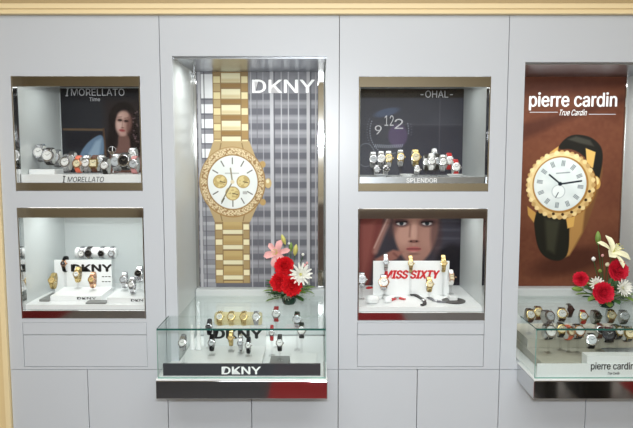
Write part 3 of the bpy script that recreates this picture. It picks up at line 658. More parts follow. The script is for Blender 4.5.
# ---------------------------------------------------------------- watches
WM = {}
def strap_mesh(dia, ry, rz, kind, m):
    key = ('st', dia, round(ry, 4), round(rz, 4), kind, m.name)
    if key in WM: return WM[key]
    bm = bmesh.new(); w0, w1 = dia * .30, dia * .23; th = .0028 if kind == 'link' else .0022
    a0 = min(1.2, math.asin(min(.9, dia * .42 / rz))); N = 26 if kind == 'link' else 40
    def pt(t, off):
        c = Vector((0, -ry * math.cos(t), rz + rz * math.sin(t))); nn = Vector((0, -math.cos(t) / ry, math.sin(t) / rz)).normalized(); return c + nn * off
    def wid(t): return w1 + (w0 - w1) * abs(math.cos(t / 2)) ** 2
    if kind == 'link':
        for k in range(N):
            t0 = a0 + (2 * math.pi - 2 * a0) * k / N; t1 = a0 + (2 * math.pi - 2 * a0) * (k + .86) / N
            for u0, u1, dz in ((-1, -.42, -.0004), (-.36, .36, .0004), (.42, 1, -.0004)):
                w_ = wid(t0); q = []
                for t in (t0, t1):
                    for off in (0, th + dz):
                        for u in (u0, u1):
                            v = pt(t, off); v.x = u * w_; q.append(bm.verts.new(v))
                for f in ((0, 1, 3, 2), (4, 6, 7, 5), (0, 4, 5, 1), (2, 3, 7, 6), (0, 2, 6, 4), (1, 5, 7, 3)): bm.faces.new([q[i] for i in f])
    else:
        rows = []
        for k in range(N + 1):
            t = a0 + (2 * math.pi - 2 * a0) * k / N; w_ = wid(t); r_ = []
            for u, off in ((-1, 0), (-1, th * .6), (-.8, th), (.8, th), (1, th * .6), (1, 0)):
                v = pt(t, off); v.x = u * w_; r_.append(bm.verts.new(v))
            rows.append(r_)
        for a, b in zip(rows, rows[1:]):
            for k in range(6): bm.faces.new((a[k], a[(k + 1) % 6], b[(k + 1) % 6], b[k]))
        bm.faces.new(rows[0]); bm.faces.new(rows[-1][::-1])
    me = mesh_of('strap', bm, m, 40); WM[key] = me; return me
def case_mesh(dia, ry, rz, shape, m):
    key = ('ca', dia, round(ry, 4), round(rz, 4), shape, m.name)
    if key in WM: return WM[key]
    bm = bmesh.new(); r = dia / 2; y = -ry
    n = 28 if shape == 'o' else 4; sx = 1.0 if shape != 'r' else .72
    if shape == 'o': lathe_y(bm, [(0, y + .002), (r * .9, y + .002), (r, y), (r, y - .004), (r * .94, y - .0068), (r * .8, y - .0072), (r * .77, y - .0058), (0, y - .0058)], 0, rz, n)
    else:
        def ringp(k_, yy): return [bm.verts.new((sx * k_ * a, yy, rz + k_ * b)) for a, b in ((-.9, -1), (.9, -1), (1, -.9), (1, .9), (.9, 1), (-.9, 1), (-1, .9), (-1, -.9))]
        rs = [ringp(r * .85, y + .002), ringp(r * .9, y), ringp(r * .9, y - .004), ringp(r * .84, y - .007), ringp(r * .7, y - .007), ringp(r * .68, y - .0058)]
        for a, b in zip(rs, rs[1:]):
            for k in range(8): bm.faces.new((a[k], a[(k + 1) % 8], b[(k + 1) % 8], b[k]))
        bm.faces.new(rs[0]); bm.faces.new(rs[-1])
    for s in (-1, 1):                                  # lugs
        for u in (-1, 1):
            x = u * dia * .27
            tube(bm, [(x, y - .003, rz + s * r * .8), (x, y - .002, rz + s * r * 1.08), (x, y + .003, rz + s * r * 1.2)], [.0022, .0018, .0012], 6)
    me = mesh_of('case', bm, m, 40); WM[key] = me; return me
def dial_mesh(dia, ry, rz, shape, m):
    key = ('di', dia, round(ry, 4), round(rz, 4), shape, m.name)
    if key in WM: return WM[key]
    bm = bmesh.new(); r = dia / 2; y = -ry - .0059
    if shape == 'o': lathe_y(bm, [(0, y - .0006), (r * .72, y - .0006), (r * .75, y)], 0, rz, 28)
    else:
        sx = 1.0 if shape != 'r' else .72; prism(bm, [(-r * .66 * sx, rz - r * .66), (r * .66 * sx, rz - r * .66), (r * .66 * sx, rz + r * .66), (-r * .66 * sx, rz + r * .66)], y - .0006, y)
    yy = y - .0007; mk = r * .6                            # hour marks on the dial
    for k in range(12):
        a = k * math.pi / 6; s_ = (.72 if shape == 'r' else 1.0)
        x, z = s_ * mk * math.sin(a), rz + mk * math.cos(a)
        box(bm, x - .0005, x + .0005, yy - .0003, yy, z - .0009, z + .0009, 1)
    me = mesh_of('dial', bm, [m, HAND]); WM[key] = me; return me
def hands_mesh(dia, ry, rz, m):
    key = ('ha', dia, round(ry, 4), round(rz, 4), m.name)
    if key in WM: return WM[key]
    bm = bmesh.new(); y = -ry - .0075; r = dia / 2
    for a, L in ((-.9, .36), (.95, .55)):
        c, s = math.sin(a), math.cos(a); w_ = .0006
        prism(bm, [(-w_ * s, rz + w_ * c), (w_ * s, rz - w_ * c), (w_ * s + r * L * c, rz - w_ * c + r * L * s), (-w_ * s + r * L * c, rz + w_ * c + r * L * s)], y - .0003, y)
    me = mesh_of('hands', bm, m); WM[key] = me; return me
def crown_mesh(dia, ry, rz, m):
    key = ('cr', dia, round(ry, 4), round(rz, 4), m.name)
    if key in WM: return WM[key]
    bm = bmesh.new(); tube(bm, [(dia * .48, -ry - .002, rz), (dia * .48 + .0035, -ry - .002, rz)], .002, 10)
    me = mesh_of('crown', bm, m, 40); WM[key] = me; return me
CUFF = mat('pale_plastic', (205, 206, 202), .4)
def ring_stand(short, x, y, z0, zbot, ry, rz, wdt, grp, where_='', M=None, loc=None, cm=None):
    """clear stand: foot plate, stem and an open ring inside the strap"""
    t = thing('watch_stand', 'clear stand under the ' + short + where_, 'stand', (x, y, z0), grp)
    bm = bmesh.new(); box(bm, x - .011, x + .011, y - .012, y + .012, z0, z0 + .0025); obj('foot_plate', bm, CLEAR, t, bevel=.0006)
    if zbot - z0 > .006:
        bm = bmesh.new(); box(bm, x - .004, x + .004, y - .0015, y + .0015, z0 + .0025, zbot - .0005); obj('stem', bm, CLEAR, t)
    bm = bmesh.new(); n = 24; rs = []; h = wdt * .34
    for k_, x_ in ((.80, -h), (.90, -h * .93), (.90, h * .93), (.80, h)):
        rs.append([bm.verts.new(loc + M @ Vector((x_, -ry * k_ * math.cos(2 * math.pi * k / n), rz + rz * k_ * math.sin(2 * math.pi * k / n)))) for k in range(n)])
    for a, b in zip(rs, rs[1:]):
        for k in range(n): bm.faces.new((a[k], a[(k + 1) % n], b[(k + 1) % n], b[k]))
    bm.faces.new(rs[0][::-1]); bm.faces.new(rs[-1]); obj('cuff', bm, cm, t, smooth=50)
    return t
def watch(px, py, Y, dia, kind, sm, cm, dm, short, where='', z0=None, shape='o', yaw=0.0, tilt=-.25, ry=.021, rz=None, grp='', stand=True, roll=0.0):
    if stand: dia *= .92 if 'gold poster glass showcase' in grp or 'white roll' in grp else 1.0 if 'face poster' in grp else 1.14
    rz = rz or max(.022, dia * .64); ry_ = ry
    rot = Euler((tilt, roll, yaw), 'XYZ'); M = rot.to_matrix()
    loc = P(px, py, Y) - M @ Vector((0, -ry_ - .005, rz))
    if z0 is not None and loc.z < z0 + .0012: loc.z = z0 + .0012
    kindname = {'link': 'bracelet watch', 'strap': 'strap watch'}[kind]
    t = thing('wrist_watch', (short + ' ' + where).strip(), 'watch', loc, grp or None, rot)
    def add(nm, me, p=t):
        o = bpy.data.objects.new(nm, me); COL.objects.link(o); o.parent = p; return o
    add('bracelet' if kind == 'link' else 'strap', strap_mesh(dia, ry_, rz, kind, MET[sm]))
    cs = add('case', case_mesh(dia, ry_, rz, shape, MET[cm])); d = add('dial', dial_mesh(dia, ry_, rz, shape, DIAL[dm]))
    add('hands', hands_mesh(dia, ry_, rz, HAND if dm != 'k' else SILV), d); add('crown', crown_mesh(dia, ry_, rz, MET[cm]), cs)
    if stand and z0 is not None: ring_stand(short, loc.x, loc.y, z0, loc.z, ry_, rz, dia, grp and 'clear stands under ' + grp, (' ' + where) if len((short + ' ' + where).split()) <= 12 and where else '', M, loc, CLEAR if 'white roll' in grp or 'gold poster' in grp or 'face poster' in grp else CUFF)
    return t

# ---- dark haired woman niche: watches on the shelf
g = 'watches in the dark haired woman niche'
z = F1 + .0002
block('low white plinth at left of the dark haired woman niche', P(33, 174, .12).x, P(58, 174, .12).x, .09, .17, F1, F1 + .020)
zp = F1 + .0205
W = [(38, 152, .13, .036, 'link', 's', 's', 'w', 'tallest big silver watch', 'at the back left of its plinth', zp), (47.2, 155.5, .105, .038, 'strap', 'k', 's', 'w', 'large round watch on black strap', 'on the low white plinth', zp),
     (54.5, 157.5, .14, .032, 'link', 's', 's', 's', 'silver watch with grey dial', 'at the right end of the low plinth', zp),
     (64.5, 162, .10, .030, 'link', 's', 's', 'w', 'silver watch with white dial', 'first on the shelf right of the plinth', z), (70, 159, .17, .030, 'strap', 'k', 's', 's', 'taller black strapped watch', 'behind the two silver ones by the poster edge', z),
     (76.5, 163.5, .10, .027, 'strap', 'o', 'r', 'c', 'coral strapped watch', 'in the dark haired woman niche', z), (85, 163, .11, .028, 'link', 's', 's', 'w', 'small silver watch', 'between the coral and the square one', z),
     (93, 163, .10, .030, 'strap', 'n', 'g', 'c', 'square cream faced watch', 'on brown strap', z, 's'), (99.5, 162.5, .13, .030, 'link', 's', 's', 's', 'shiny silver watch', 'just right of the square cream one', z),
     (104, 166.5, .06, .026, 'strap', 'k', 's', 'w', 'lowest black strapped watch', 'at centre right of the dark haired woman niche', z),
     (115, 161.5, .13, .036, 'link', 's', 's', 's', 'large silver watch', 'left of the one with black dial', z), (123.5, 160.5, .09, .038, 'strap', 'k', 's', 'k', 'white rimmed watch with black dial', 'below the poster face', z),
     (131.5, 155, .17, .032, 'link', 's', 's', 'w', 'highest silver watch', 'at the right of the dark haired woman niche', z), (133, 164, .07, .030, 'strap', 'p', 's', 's', 'pink strapped watch', 'at the right end of the dark haired woman niche', z)]
for a in W: watch(*a[:10], z0=a[10], shape=a[11] if len(a) > 11 else 'o', grp=g, rz=.029, tilt=-.12)
# a heart pendant on a slim white bust
c = P(112.5, 151, .2); t = thing('pendant_stand', 'slim stand with a heart pendant below the poster face', 'stand', (c.x, .2, F1))
bm = bmesh.new(); box(bm, c.x - .012, c.x + .012, .19, .215, F1, F1 + .004); tube(bm, [(c.x, .2, F1 + .004), (c.x, .2, c.z + .016)], .0018); obj('post', bm, SILV, t, smooth=40)
bm = bmesh.new(); tube(bm, [(c.x + .014 * math.sin(a) * (1 if a < math.pi else 1), .196, c.z + .004 + .012 * math.cos(a)) for a in [k * math.pi / 8 for k in range(17)]], .0012, 6); obj('chain', bm, SILV, t, smooth=40)
bm = bmesh.new(); hp = [(.010 * 16 * math.sin(a) ** 3 / 16, .010 * (13 * math.cos(a) - 5 * math.cos(2 * a) - 2 * math.cos(3 * a) - math.cos(4 * a)) / 16) for a in [k * math.pi / 12 for k in range(24)]]
prism(bm, [(c.x + a, c.z - .008 + b) for a, b in hp], .190, .194); obj('heart_pendant', bm, SILV, t, bevel=.001)

# ---- white roll niche
g = 'watches in the white roll niche'; z = F2
c1 = card('white backing card with bold black letters in the white roll niche', 55, 112, 260, 286, .21, F2, txt='DKNY', tb=(71.5, 114 - 2.5, 264.6, 271.4), bold=.13)
bm = bmesh.new(); 
for k in range(2):
    for q in range(3): a = P(102 + q * 3.2, 277 + k * 5, .21); box(bm, a.x, a.x + .008, .2092, .21, a.z, a.z + .003)
obj('fine_print', bm, BLET, c1)
zr = pillow('white padded roll carrying four watches in the white roll niche', 76, 116.5, 252.5, .25, .020, F2, WPL)
zb1 = F2 + .024
block('wide white block with small lettering carrying two watches in the white roll niche', P(50, 297, .07).x, P(101, 297, .07).x, .07, .195, F2, zb1, slope=.006, txt='DKNY', tbox=(P(77, 294, .07).x, P(96, 294, .07).x, F2 + .006, F2 + .014), bold=.03)
block('white block with three silver watches and cropped lettering in the white roll niche', P(107, 300, .04).x, H2[1] - .004, .04, .17, F2, F2 + .024, slope=.004, txt='DKN', tbox=(P(131, 300, .04).x, P(143, 300, .04).x, F2 + .006, F2 + .014), bold=.03)
block('flat grey slab as the shadow left of the wide white block', P(39, 300, .06).x, P(49, 300, .06).x, .06, .17, F2, F2 + .008, m=GPL)  # thin grey slab in place of the shadow below the block
block('flat grey slab lying between the two white blocks', P(86, 303, .03).x, P(106, 303, .03).x, .025, .063, F2, F2 + .006, m=GPL)  # thin grey slab at the foot of the blocks
for px, k, s, c_, d, nm in ((81.5, 'link', 's', 's', 'w', 'leftmost silver watch on the white roll'), (88.5, 'strap', 'k', 's', 'k', 'wide dark watch on the white roll'),
                            (101.5, 'link', 's', 's', 'k', 'silver watch with dark dial on the white roll'), (111.5, 'link', 's', 's', 's', 'rightmost silver watch on the white roll')):
    rr_ = .0212; tp = P(px, 252.5, .25)
    d_ = .026 if px != 88.5 else .031
    t = watch(px, 252.5, .25 - rr_ - .006, d_, k, s, c_, d, nm, '', None, tilt=0, ry=rr_, rz=rr_, grp=g, stand=False)
    t.location = (P(px, 252.5, .23).x, .25, zr - rr_)
W = [(63.2, 263.5, .19, .024, 'link', 'b', 'r', 'k', 'dark watch on a tall stand', 'beside the bold letters in the white roll niche', F2), (51.2, 280.5, .13, .027, 'link', 'g', 'g', 'g', 'all gold watch', 'at the far left of the white roll niche', F2),
     (76, 274, .15, .026, 'link', 'g', 'g', 'w', 'gold watch with white dial', 'standing under the bold letters', zb1), (91, 279.5, .12, .026, 'link', 'r', 'r', 'g', 'rose gold watch', 'on the wide white block', zb1),
     (123, 279.5, .12, .028, 'link', 's', 's', 's', 'silver watch with grey dial', 'left on the right hand block', F2 + .024), (131, 284.5, .07, .026, 'link', 's', 's', 'w', 'lowest silver watch', 'front of the right hand block', F2 + .022), (138.2, 273.5, .12, .032, 'link', 's', 's', 'k', 'big silver watch with black dial', 'highest on the right hand block', F2 + .024)]
for a in W: watch(*a[:10], z0=a[10] + .0003, grp=g, ry=.018, rz=.027)

# ---- drawn dial niche
g = 'watches in the drawn dial niche'; z = F3 + .0002
W = [(373.5, 159, .15, .026, 'link', 's', 's', 's', 'leftmost pale silver watch', 'in the drawn dial niche', z), (381.5, 158.5, .12, .026, 'link', 's', 's', 'w', 'second pale silver watch from left', 'below the drawn dial', z),
     (389, 158, .15, .026, 'link', 's', 'g', 'c', 'two tone watch with cream dial', 'third from left in the drawn dial niche', z), (401, 157, .14, .025, 'link', 's', 'g', 'w', 'slim gold watch', 'standing behind the white dish', z),
     (416, 157, .13, .030, 'link', 'g', 'g', 'c', 'wide gold watch', 'right of the white dish', z),
     (427, 162, .16, .024, 'strap', 'k', 's', 'w', 'first black watch of the tight cluster', '', z), (432, 161, .12, .024, 'strap', 'w', 's', 'w', 'second watch of the cluster, white strapped', '', z),
     (438, 161, .16, .024, 'strap', 'k', 's', 's', 'third watch of the cluster, black with grey dial', '', z), (443.5, 162, .12, .024, 'link', 's', 's', 'w', 'rightmost watch of the cluster, silver', '', z),
     (435, 155, .22, .022, 'link', 's', 's', 's', 'small silver watch peeking over the cluster', '', z),
     (450, 160.5, .15, .028, 'strap', 'R', 's', 'w', 'taller red strapped watch', 'with white face', z), (456.5, 167, .10, .028, 'strap', 'R', 's', 'w', 'lower red strapped watch', 'with white face at the right end', z)]
W += [(377, 169.5, .09, .020, 'link', 's', 's', 's', 'small low silver watch', 'in front of the leftmost pale pair', z), (386, 169.5, .09, .020, 'link', 's', 's', 'k', 'small low dark dialled watch', 'in front of the two tone one', z), (417.5, 169.5, .09, .020, 'link', 's', 's', 'w', 'small low silver watch', 'in front of the wide gold one', z)]
for a in W: watch(*a[:10], z0=a[10], grp=g, rz=.028 if a[3] > .021 else .016, ry=.017 if a[3] > .021 else .014, tilt=-.12)
def dish(label, px, py, Y, r, z0, m=WPL):
    c = P(px, py, Y); bm = bmesh.new()
    lathe_z(bm, [(0, z0), (r * .5, z0), (r * .55, z0 + .003), (r, z0 + .012), (r * .95, z0 + .0125), (r * .5, z0 + .006), (0, z0 + .005)], c.x, Y)
    t = thing('small_dish', label, 'dish', (c.x, Y, z0)); obj('bowl', bm, m, t, smooth=40)
    return t
dish('small white dish in front of the slim gold watch', 407, 171, .075, .026, F3)
dish('small white dish under the red strapped watches', 455, 173, .06, .028, F3)
dish('small clear dish at the left of the drawn dial niche', 381, 173, .06, .024, F3, mat('frosted_plastic', (190, 194, 200), .3))

# ---- face poster niche
g = 'watches in the face poster niche'; z = F4 + .0002
card('white card with slanted red letters', 373, 449, 261, 288.5, .20, F4, txt='MISS SIXTY', tb=(384, 439.5, 270.5, 278.5), tm=RLET, bold=.11, shear=.25)
W = [(362, 279.5, .12, .034, 'link', 's', 's', 's', 'silver watch standing at far left', 'of the face poster niche', z), (386, 262, .185, .022, 'link', 's', 's', 's', 'slim silver watch over the white card', 'left of the red letters', z), (411, 263.5, .185, .022, 'link', 'g', 'g', 'c', 'slim gold watch over the white card', 'in the middle of the red letters', z),
     (444, 263, .185, .024, 'link', 'g', 'g', 'g', 'gold watch over the white card', 'right of the red letters', z), (384, 282, .13, .038, 'link', 's', 'r', 'w', 'big round silver watch', 'before the left end of the white card', z),
     (430, 284, .13, .028, 'link', 'g', 'g', 'c', 'gold watch below the red letters', 'before the white card', z), (452, 277, .11, .026, 'strap', 'w', 'r', 'c', 'rectangular cream watch', 'on the dark round tray', z + .02, 'r')]
for a in W: watch(*a[:10], z0=a[10], shape=a[11] if len(a) > 11 else 'o', grp=g, rz=.026 if a[3] > .025 else .03, ry=.018 if a[3] > .025 else .011)
c = P(453, 297, .11); bm = bmesh.new(); lathe_z(bm, [(0, F4), (.040, F4), (.042, F4 + .004), (.038, F4 + .006), (0, F4 + .006)], c.x, .10)
t = thing('round_tray', 'dark round tray at right of the face poster niche', 'tray', (c.x, .10, F4)); obj('plate', bm, mat('dark_tray', (74, 72, 70), .4), t, smooth=40)
block('small white block on the dark round tray', c.x - .016, c.x + .012, .09, .13, F4 + .006, F4 + .020)
def cushion(label, px, py, Y, rx, rz_, z0, m=WPL, cat='cushion'):
    c = P(px, py, Y); bm = bmesh.new(); bmesh.ops.create_uvsphere(bm, u_segments=20, v_segments=12, radius=1)
    for v in bm.verts:
        v.co = Vector((c.x + rx * math.copysign(abs(v.co.x) ** .7, v.co.x), Y + rx * .8 * math.copysign(abs(v.co.y) ** .7, v.co.y), z0 + rz_ + rz_ * v.co.z))
    o = obj('cushion', bm, m, smooth=60); o.name = 'watch_cushion'; return tag(o, label, cat)
cushion('white rounded cushion at left of the face poster niche', 372.5, 297, .07, .024, .015, F4 + .0003)
cushion('small white cushion just right of the larger one', 388, 295, .08, .014, .011, F4 + .0003)
def strap_flat(label, pts, zz, wd, m, grp):
    """a soft strap lying loosely on the shelf, with a small buckle and a dial"""
    P3 = [P(a, b, 0) for a, b in pts]
    def on(px, py):
        d = P(px, py, 0) - CAM; return CAM + d * ((zz - CAM.z) / d.z)
    q = [on(a, b) for a, b in pts]; q0 = sum(q, Vector()) / len(q)
    t = thing('loose_watch', label, 'watch', q0, grp)
    bm = bmesh.new(); N = 6 * (len(q) - 1); path = []
    for i in range(N + 1):
        f = i / N * (len(q) - 1); k = min(int(f), len(q) - 2); u = f - k
        a, b, c_, d = q[max(k - 1, 0)], q[k], q[k + 1], q[min(k + 2, len(q) - 1)]
        path.append(.5 * ((2 * b) + (-a + c_) * u + (2 * a - 5 * b + 4 * c_ - d) * u * u + (-a + 3 * b - 3 * c_ + d) * u ** 3))
    rows = []
    for i, p in enumerate(path):
        d = (path[min(i + 1, N)] - path[max(i - 1, 0)]); n = Vector((-d.y, d.x, 0)).normalized() * wd / 2
        h = .004 + .003 * math.sin(i * .6) ** 2
        rows.append([bm.verts.new(p + n + Vector((0, 0, .0008))), bm.verts.new(p + n + Vector((0, 0, h))), bm.verts.new(p - n + Vector((0, 0, h))), bm.verts.new(p - n + Vector((0, 0, .0008)))])
    for a, b in zip(rows, rows[1:]):
        for k in range(4): bm.faces.new((a[k], a[(k + 1) % 4], b[(k + 1) % 4], b[k]))
    bm.faces.new(rows[0]); bm.faces.new(rows[-1][::-1]); obj('strap', bm, m, t)
    mid_ = path[N // 2]; bm = bmesh.new(); lathe_z(bm, [(0, mid_.z + .0006), (wd * .75, mid_.z + .0006), (wd * .8, mid_.z + .006), (wd * .7, mid_.z + .008), (0, mid_.z + .008)], mid_.x, mid_.y); obj('case', bm, SILV, t, smooth=40)
    bm = bmesh.new(); lathe_z(bm, [(0, mid_.z + .0086), (wd * .6, mid_.z + .0086), (wd * .62, mid_.z + .0078)], mid_.x, mid_.y); obj('dial', bm, DIAL['s'], t, smooth=40)
g2 = 'loose watches lying on the face poster shelf'
strap_flat('dark watch lying flat left of centre, face poster niche', [(391, 294), (400, 292), (409, 293), (414, 296)], F4, .020, MET['k'], g2)
strap_flat('dark watch lying under the gold one, face poster niche', [(412, 290), (420, 289), (432, 290), (441, 291)], F4, .018, MET['e'], g2)
strap_flat('black strap watch lying slantwise at front, face poster niche', [(413, 295), (421, 299), (425, 304), (422, 306)], F4, .012, MET['k'], g2)
strap_flat('red strap watch lying at the front, face poster niche', [(390, 301), (397, 299), (405, 300)], F4, .014, MET['R'], g2)
strap_flat('red strap watch lying behind the white cushion', [(367, 289), (374, 288), (381, 290)], F4, .014, MET['R'], g2)
strap_flat('white strap watch lying before the dark round tray', [(428, 298), (436, 302), (446, 303)], F4, .010, MET['e'], g2)

# ---- watch showcase on the left
g = 'watches in the gold poster glass showcase'; z = DZ + .0002
card('white card with bold black letters in the gold poster showcase', 204, 266, 326, 345, .12, DZ, txt='DKNY', tb=(214, 262, 329.4, 338.2), bold=.13)
zr = pillow('cream padded roll with four gold watches in the gold poster showcase', 215, 262, 318.5, .16, .024, DZ, mat('cream_velvet', (236, 224, 178), .7, bump=.2, scale=300))
for px, s, d, nm in ((219.5, 'g', 'w', 'leftmost gold watch on the cream roll'), (231, 'g', 'c', 'second gold watch on the cream roll'), (243.5, 'g', 'g', 'third gold watch on the cream roll'), (256, 's', 'w', 'silver watch at the right end of the cream roll')):
    rr_ = .0252; t = watch(px, 318, .13, .030, 'link', s, s, d, nm, '', None, tilt=0, ry=rr_, rz=rr_, grp=g, stand=False)
    t.rotation_euler = (-.5, 0, 0); M = Euler((-.5, 0, 0)).to_matrix(); t.location = Vector((P(px, 318, .135).x, .16, zr)) - M @ Vector((0, 0, rr_))
bz = DZ + .022
block('long low white plinth at left of the gold poster showcase', P(187, 355, -.05).x, P(262, 355, -.05).x, -.06, .10, DZ, bz, slope=.008, txt='DKNY', tbox=(P(213, 355, -.06).x, P(229, 355, -.06).x, DZ + .003, DZ + .010), bold=.02)
block('small white plinth with lettering beside the grey plinth in the gold poster showcase', P(290, 362, -.09).x, P(317, 362, -.09).x, -.095, .02, DZ, DZ + .022, slope=.006, txt='DKNY', tbox=(P(295, 360, -.095).x, P(311, 360, -.095).x, DZ + .004, DZ + .013), bold=.03)
block('grey plinth carrying a white and black watch in the gold poster showcase', P(269, 362, -.09).x, P(288.5, 362, -.09).x, -.105, .0, DZ, DZ + .018, m=GPL)
W = [(182, 343, -.05, .030, 'link', 's', 's', 'w', 'round silver watch', 'at the far left of the gold poster showcase', z), (208.5, 327, .06, .026, 'link', 'b', 's', 'k', 'black bracelet watch', 'left of the bold showcase letters', bz), (211, 343, -.02, .026, 'link', 'b', 's', 's', 'lower black bracelet watch', 'front left in the gold poster showcase', bz),
     (230.5, 338, .02, .024, 'link', 'g', 'g', 'g', 'slim gold watch', 'in front of the bold showcase letters', bz), (248, 345.5, -.03, .024, 'link', 'b', 's', 'w', 'slim dark watch', 'under the letter Y in the gold poster showcase', bz),
     (240, 343, .0, .022, 'link', 's', 's', 's', 'slim silver watch', 'between gold and dark ones in the gold poster showcase', bz),
     (276, 314, .13, .034, 'strap', 'R', 's', 'w', 'high round watch on red strap', 'right of the cream roll', z), (271.5, 333, .04, .022, 'strap', 'R', 's', 'w', 'small red and white watch', 'below the high red one', z),
     (279.5, 343, -.06, .028, 'strap', 'k', 's', 'w', 'white faced watch on black strap', 'on the grey plinth', DZ + .018), (297, 319.5, .10, .036, 'link', 's', 's', 's', 'upper of two big round silver watches', 'right in the gold poster showcase', z), (301.5, 330.5, .05, .034, 'strap', 'k', 's', 'w', 'lower big round watch on dark strap', 'right in the gold poster showcase', z)]
for a in W: watch(*a[:10], z0=a[10] + .0003, grp=g, ry=.018, rz=.026)
for px, w_ in ((192, 'left'), (198.5, 'right')):
    c = P(px, 330, .06); bm = bmesh.new(); lathe_z(bm, [(0, bz + .0003), (.010, bz + .0003), (.009, bz + .01), (.005, c.z + .010), (0, c.z + .024)], c.x, .06)
    o = obj('ring_cone', bm, mat('white_porcelain', (250, 250, 250), .15), smooth=60); tag(o, w_ + ' one of two small white ring cones in the gold poster showcase', 'ring holder', 'white ring cones')

# ---- watch showcase on the right
g = 'watches in the brown poster glass showcase'; z = DZ + .0002
bm = bmesh.new()
X = lambda px, py, y: P(px, py, y).x
block('stepped grey beige riser inside the brown poster showcase', X(541, 350, -.09), xp + .30, -.095, .25, DZ, DZ + .030, m=mat('grey_beige_fabric', (176, 172, 158), .8, bump=.2, scale=200))
yy = -.145; zz = P(600, 356, yy).z
sg = thing('sign_strip', 'white strip with black lower case letters at the brown poster showcase front', 'sign', (xp + .26, yy, DZ))
bm = bmesh.new(); box(bm, xp + .010, xp + .50, yy, yy + .006, DZ, P(600, 364, yy).z); obj('strip', bm, WPL, sg)
bm = bmesh.new(); a = X(588, 360, yy); box(bm, a, xp + .50, yy + .006, yy + .045, DZ, P(600, 356.5, yy).z); obj('riser', bm, WPL, sg)
text('lettering', 'pierre cardin', X(591, 366, yy), X(634, 366, yy), P(600, 371.2, yy).z, P(600, 362.4, yy).z, yy, BLET, sg, bold=.02)
text('script_lettering', 'True Cardin', X(608, 366, yy), X(620, 366, yy), P(600, 374.5, yy).z, P(600, 371.9, yy).z, yy, BLET, sg, shear=.4)
zr2 = DZ + .0305
block('upper step of the riser in the brown poster showcase', X(525, 330, .08), xp + .45, .05, .25, DZ + .030, DZ + .062, m=MATS['grey_beige_fabric'])
zu = DZ + .0625
W = [(531, 314.5, .10, .030, 'strap', 'k', 'g', 'w', 'leftmost gold rimmed watch on the back row', '', zu), (539, 312, .14, .030, 'strap', 'n', 'g', 'c', 'second watch on the back row, cream dial', '', zu), (550.5, 316, .09, .034, 'strap', 'e', 's', 's', 'silver watch on grey strap in the back row', '', zu),
     (562.5, 313.5, .12, .032, 'strap', 'k', 'g', 'w', 'fourth watch on the back row, gold rimmed', '', zu), (571, 309.5, .17, .022, 'strap', 'k', 'b', 'k', 'small black watch at the back', 'beside the dark bowl', zu),
     (584, 316, .10, .026, 'strap', 'R', 'g', 'w', 'red strapped watch in the back row', '', zu), (598, 316, .10, .028, 'strap', 'k', 's', 'k', 'black dialled watch in the back row', '', zu), (612, 315, .10, .028, 'strap', 'n', 'g', 'c', 'brown strapped watch in the back row', 'under the flowers', zu), (625, 316, .10, .030, 'strap', 'k', 's', 's', 'rightmost watch in the back row', '', zu),
     (551, 331, -.02, .038, 'strap', 'k', 's', 'w', 'first front row watch, silver on black strap', '', zr2), (562, 329, .01, .028, 'strap', 'k', 'g', 'c', 'second front row watch, small gold rimmed', '', zr2), (580, 330.5, -.02, .034, 'strap', 'k', 'r', 'w', 'rose gold watch on black strap', 'in the front row', zr2),
     (571.5, 331.5, -.01, .026, 'strap', 'o', 'r', 'c', 'coral strapped watch in the front row', '', zr2), (592, 340, -.06, .032, 'strap', 'k', 's', 's', 'lower grey dialled watch on black strap', 'in the front row', zr2), (609.5, 334, -.05, .038, 'strap', 'k', 'b', 'k', 'big black watch in the front row', '', zr2), (601, 330, .0, .026, 'strap', 'n', 's', 'k', 'brown strapped watch left of the big black one', '', zr2),
     (620, 331, -.02, .028, 'strap', 'k', 'g', 'w', 'gold rimmed watch right of the big black one', '', zr2), (630, 333, -.04, .034, 'strap', 'k', 'g', 'c', 'rightmost front row watch, gold rimmed', '', zr2)]
for a in W: watch(*a[:10], z0=a[10] + .0003, grp=g, ry=.019, rz=.024, tilt=-.4, yaw=random.uniform(-.3, .3))

# ================================================================ FLOWERS
REDP = mat('red_petal', (224, 24, 36), .6, var=.25, scale=90); CORP = mat('crimson_petal', (222, 34, 62), .6, var=.25, scale=90)
WHP = mat('white_petal', (244, 244, 236), .6); CRP = mat('cream_petal', (240, 236, 200), .6, var=.1, scale=60); PKP = mat('pink_petal', (228, 170, 168), .6, var=.2, scale=60)
LEAF = mat('leaf_green', (52, 92, 44), .5, var=.35, scale=50); LEAFL = mat('light_leaf_green', (120, 150, 70), .5, var=.25, scale=50); YEL = mat('yellow_bud', (206, 200, 110), .6, var=.2, scale=50)
def petal(bm, M, L, Wd, curl, cup=.3, n=5, ruffle=0.0, tip=.5):
    rows = []
    for i in range(n + 1):
        t = i / n; wd = Wd * (math.sin(math.pi * min(1, t * (1 - tip * .35) + .04)) ** .7 if tip > 0 else (.35 + .65 * t))
        if tip > .9 and i == n: wd = Wd * .05
        ang = curl * t; x = L * t * math.cos(ang * .6); z_ = L * t * math.sin(ang * .6)
        r_ = []
        for j in (-1, -.5, 0, .5, 1):
            rf = ruffle * random.uniform(-1, 1) * t
            r_.append(bm.verts.new(M @ Vector((x + rf, wd * j / 2, z_ + cup * wd * (abs(j) ** 2) * .5 + rf))))
        rows.append(r_)
    for a, b in zip(rows, rows[1:]):
        for j in range(4): bm.faces.new((a[j], a[j + 1], b[j + 1], b[j]))
def head_frame(c, d):
    d = Vector(d).normalized(); return Matrix.Translation(c) @ d.to_track_quat('Z', 'Y').to_matrix().to_4x4()
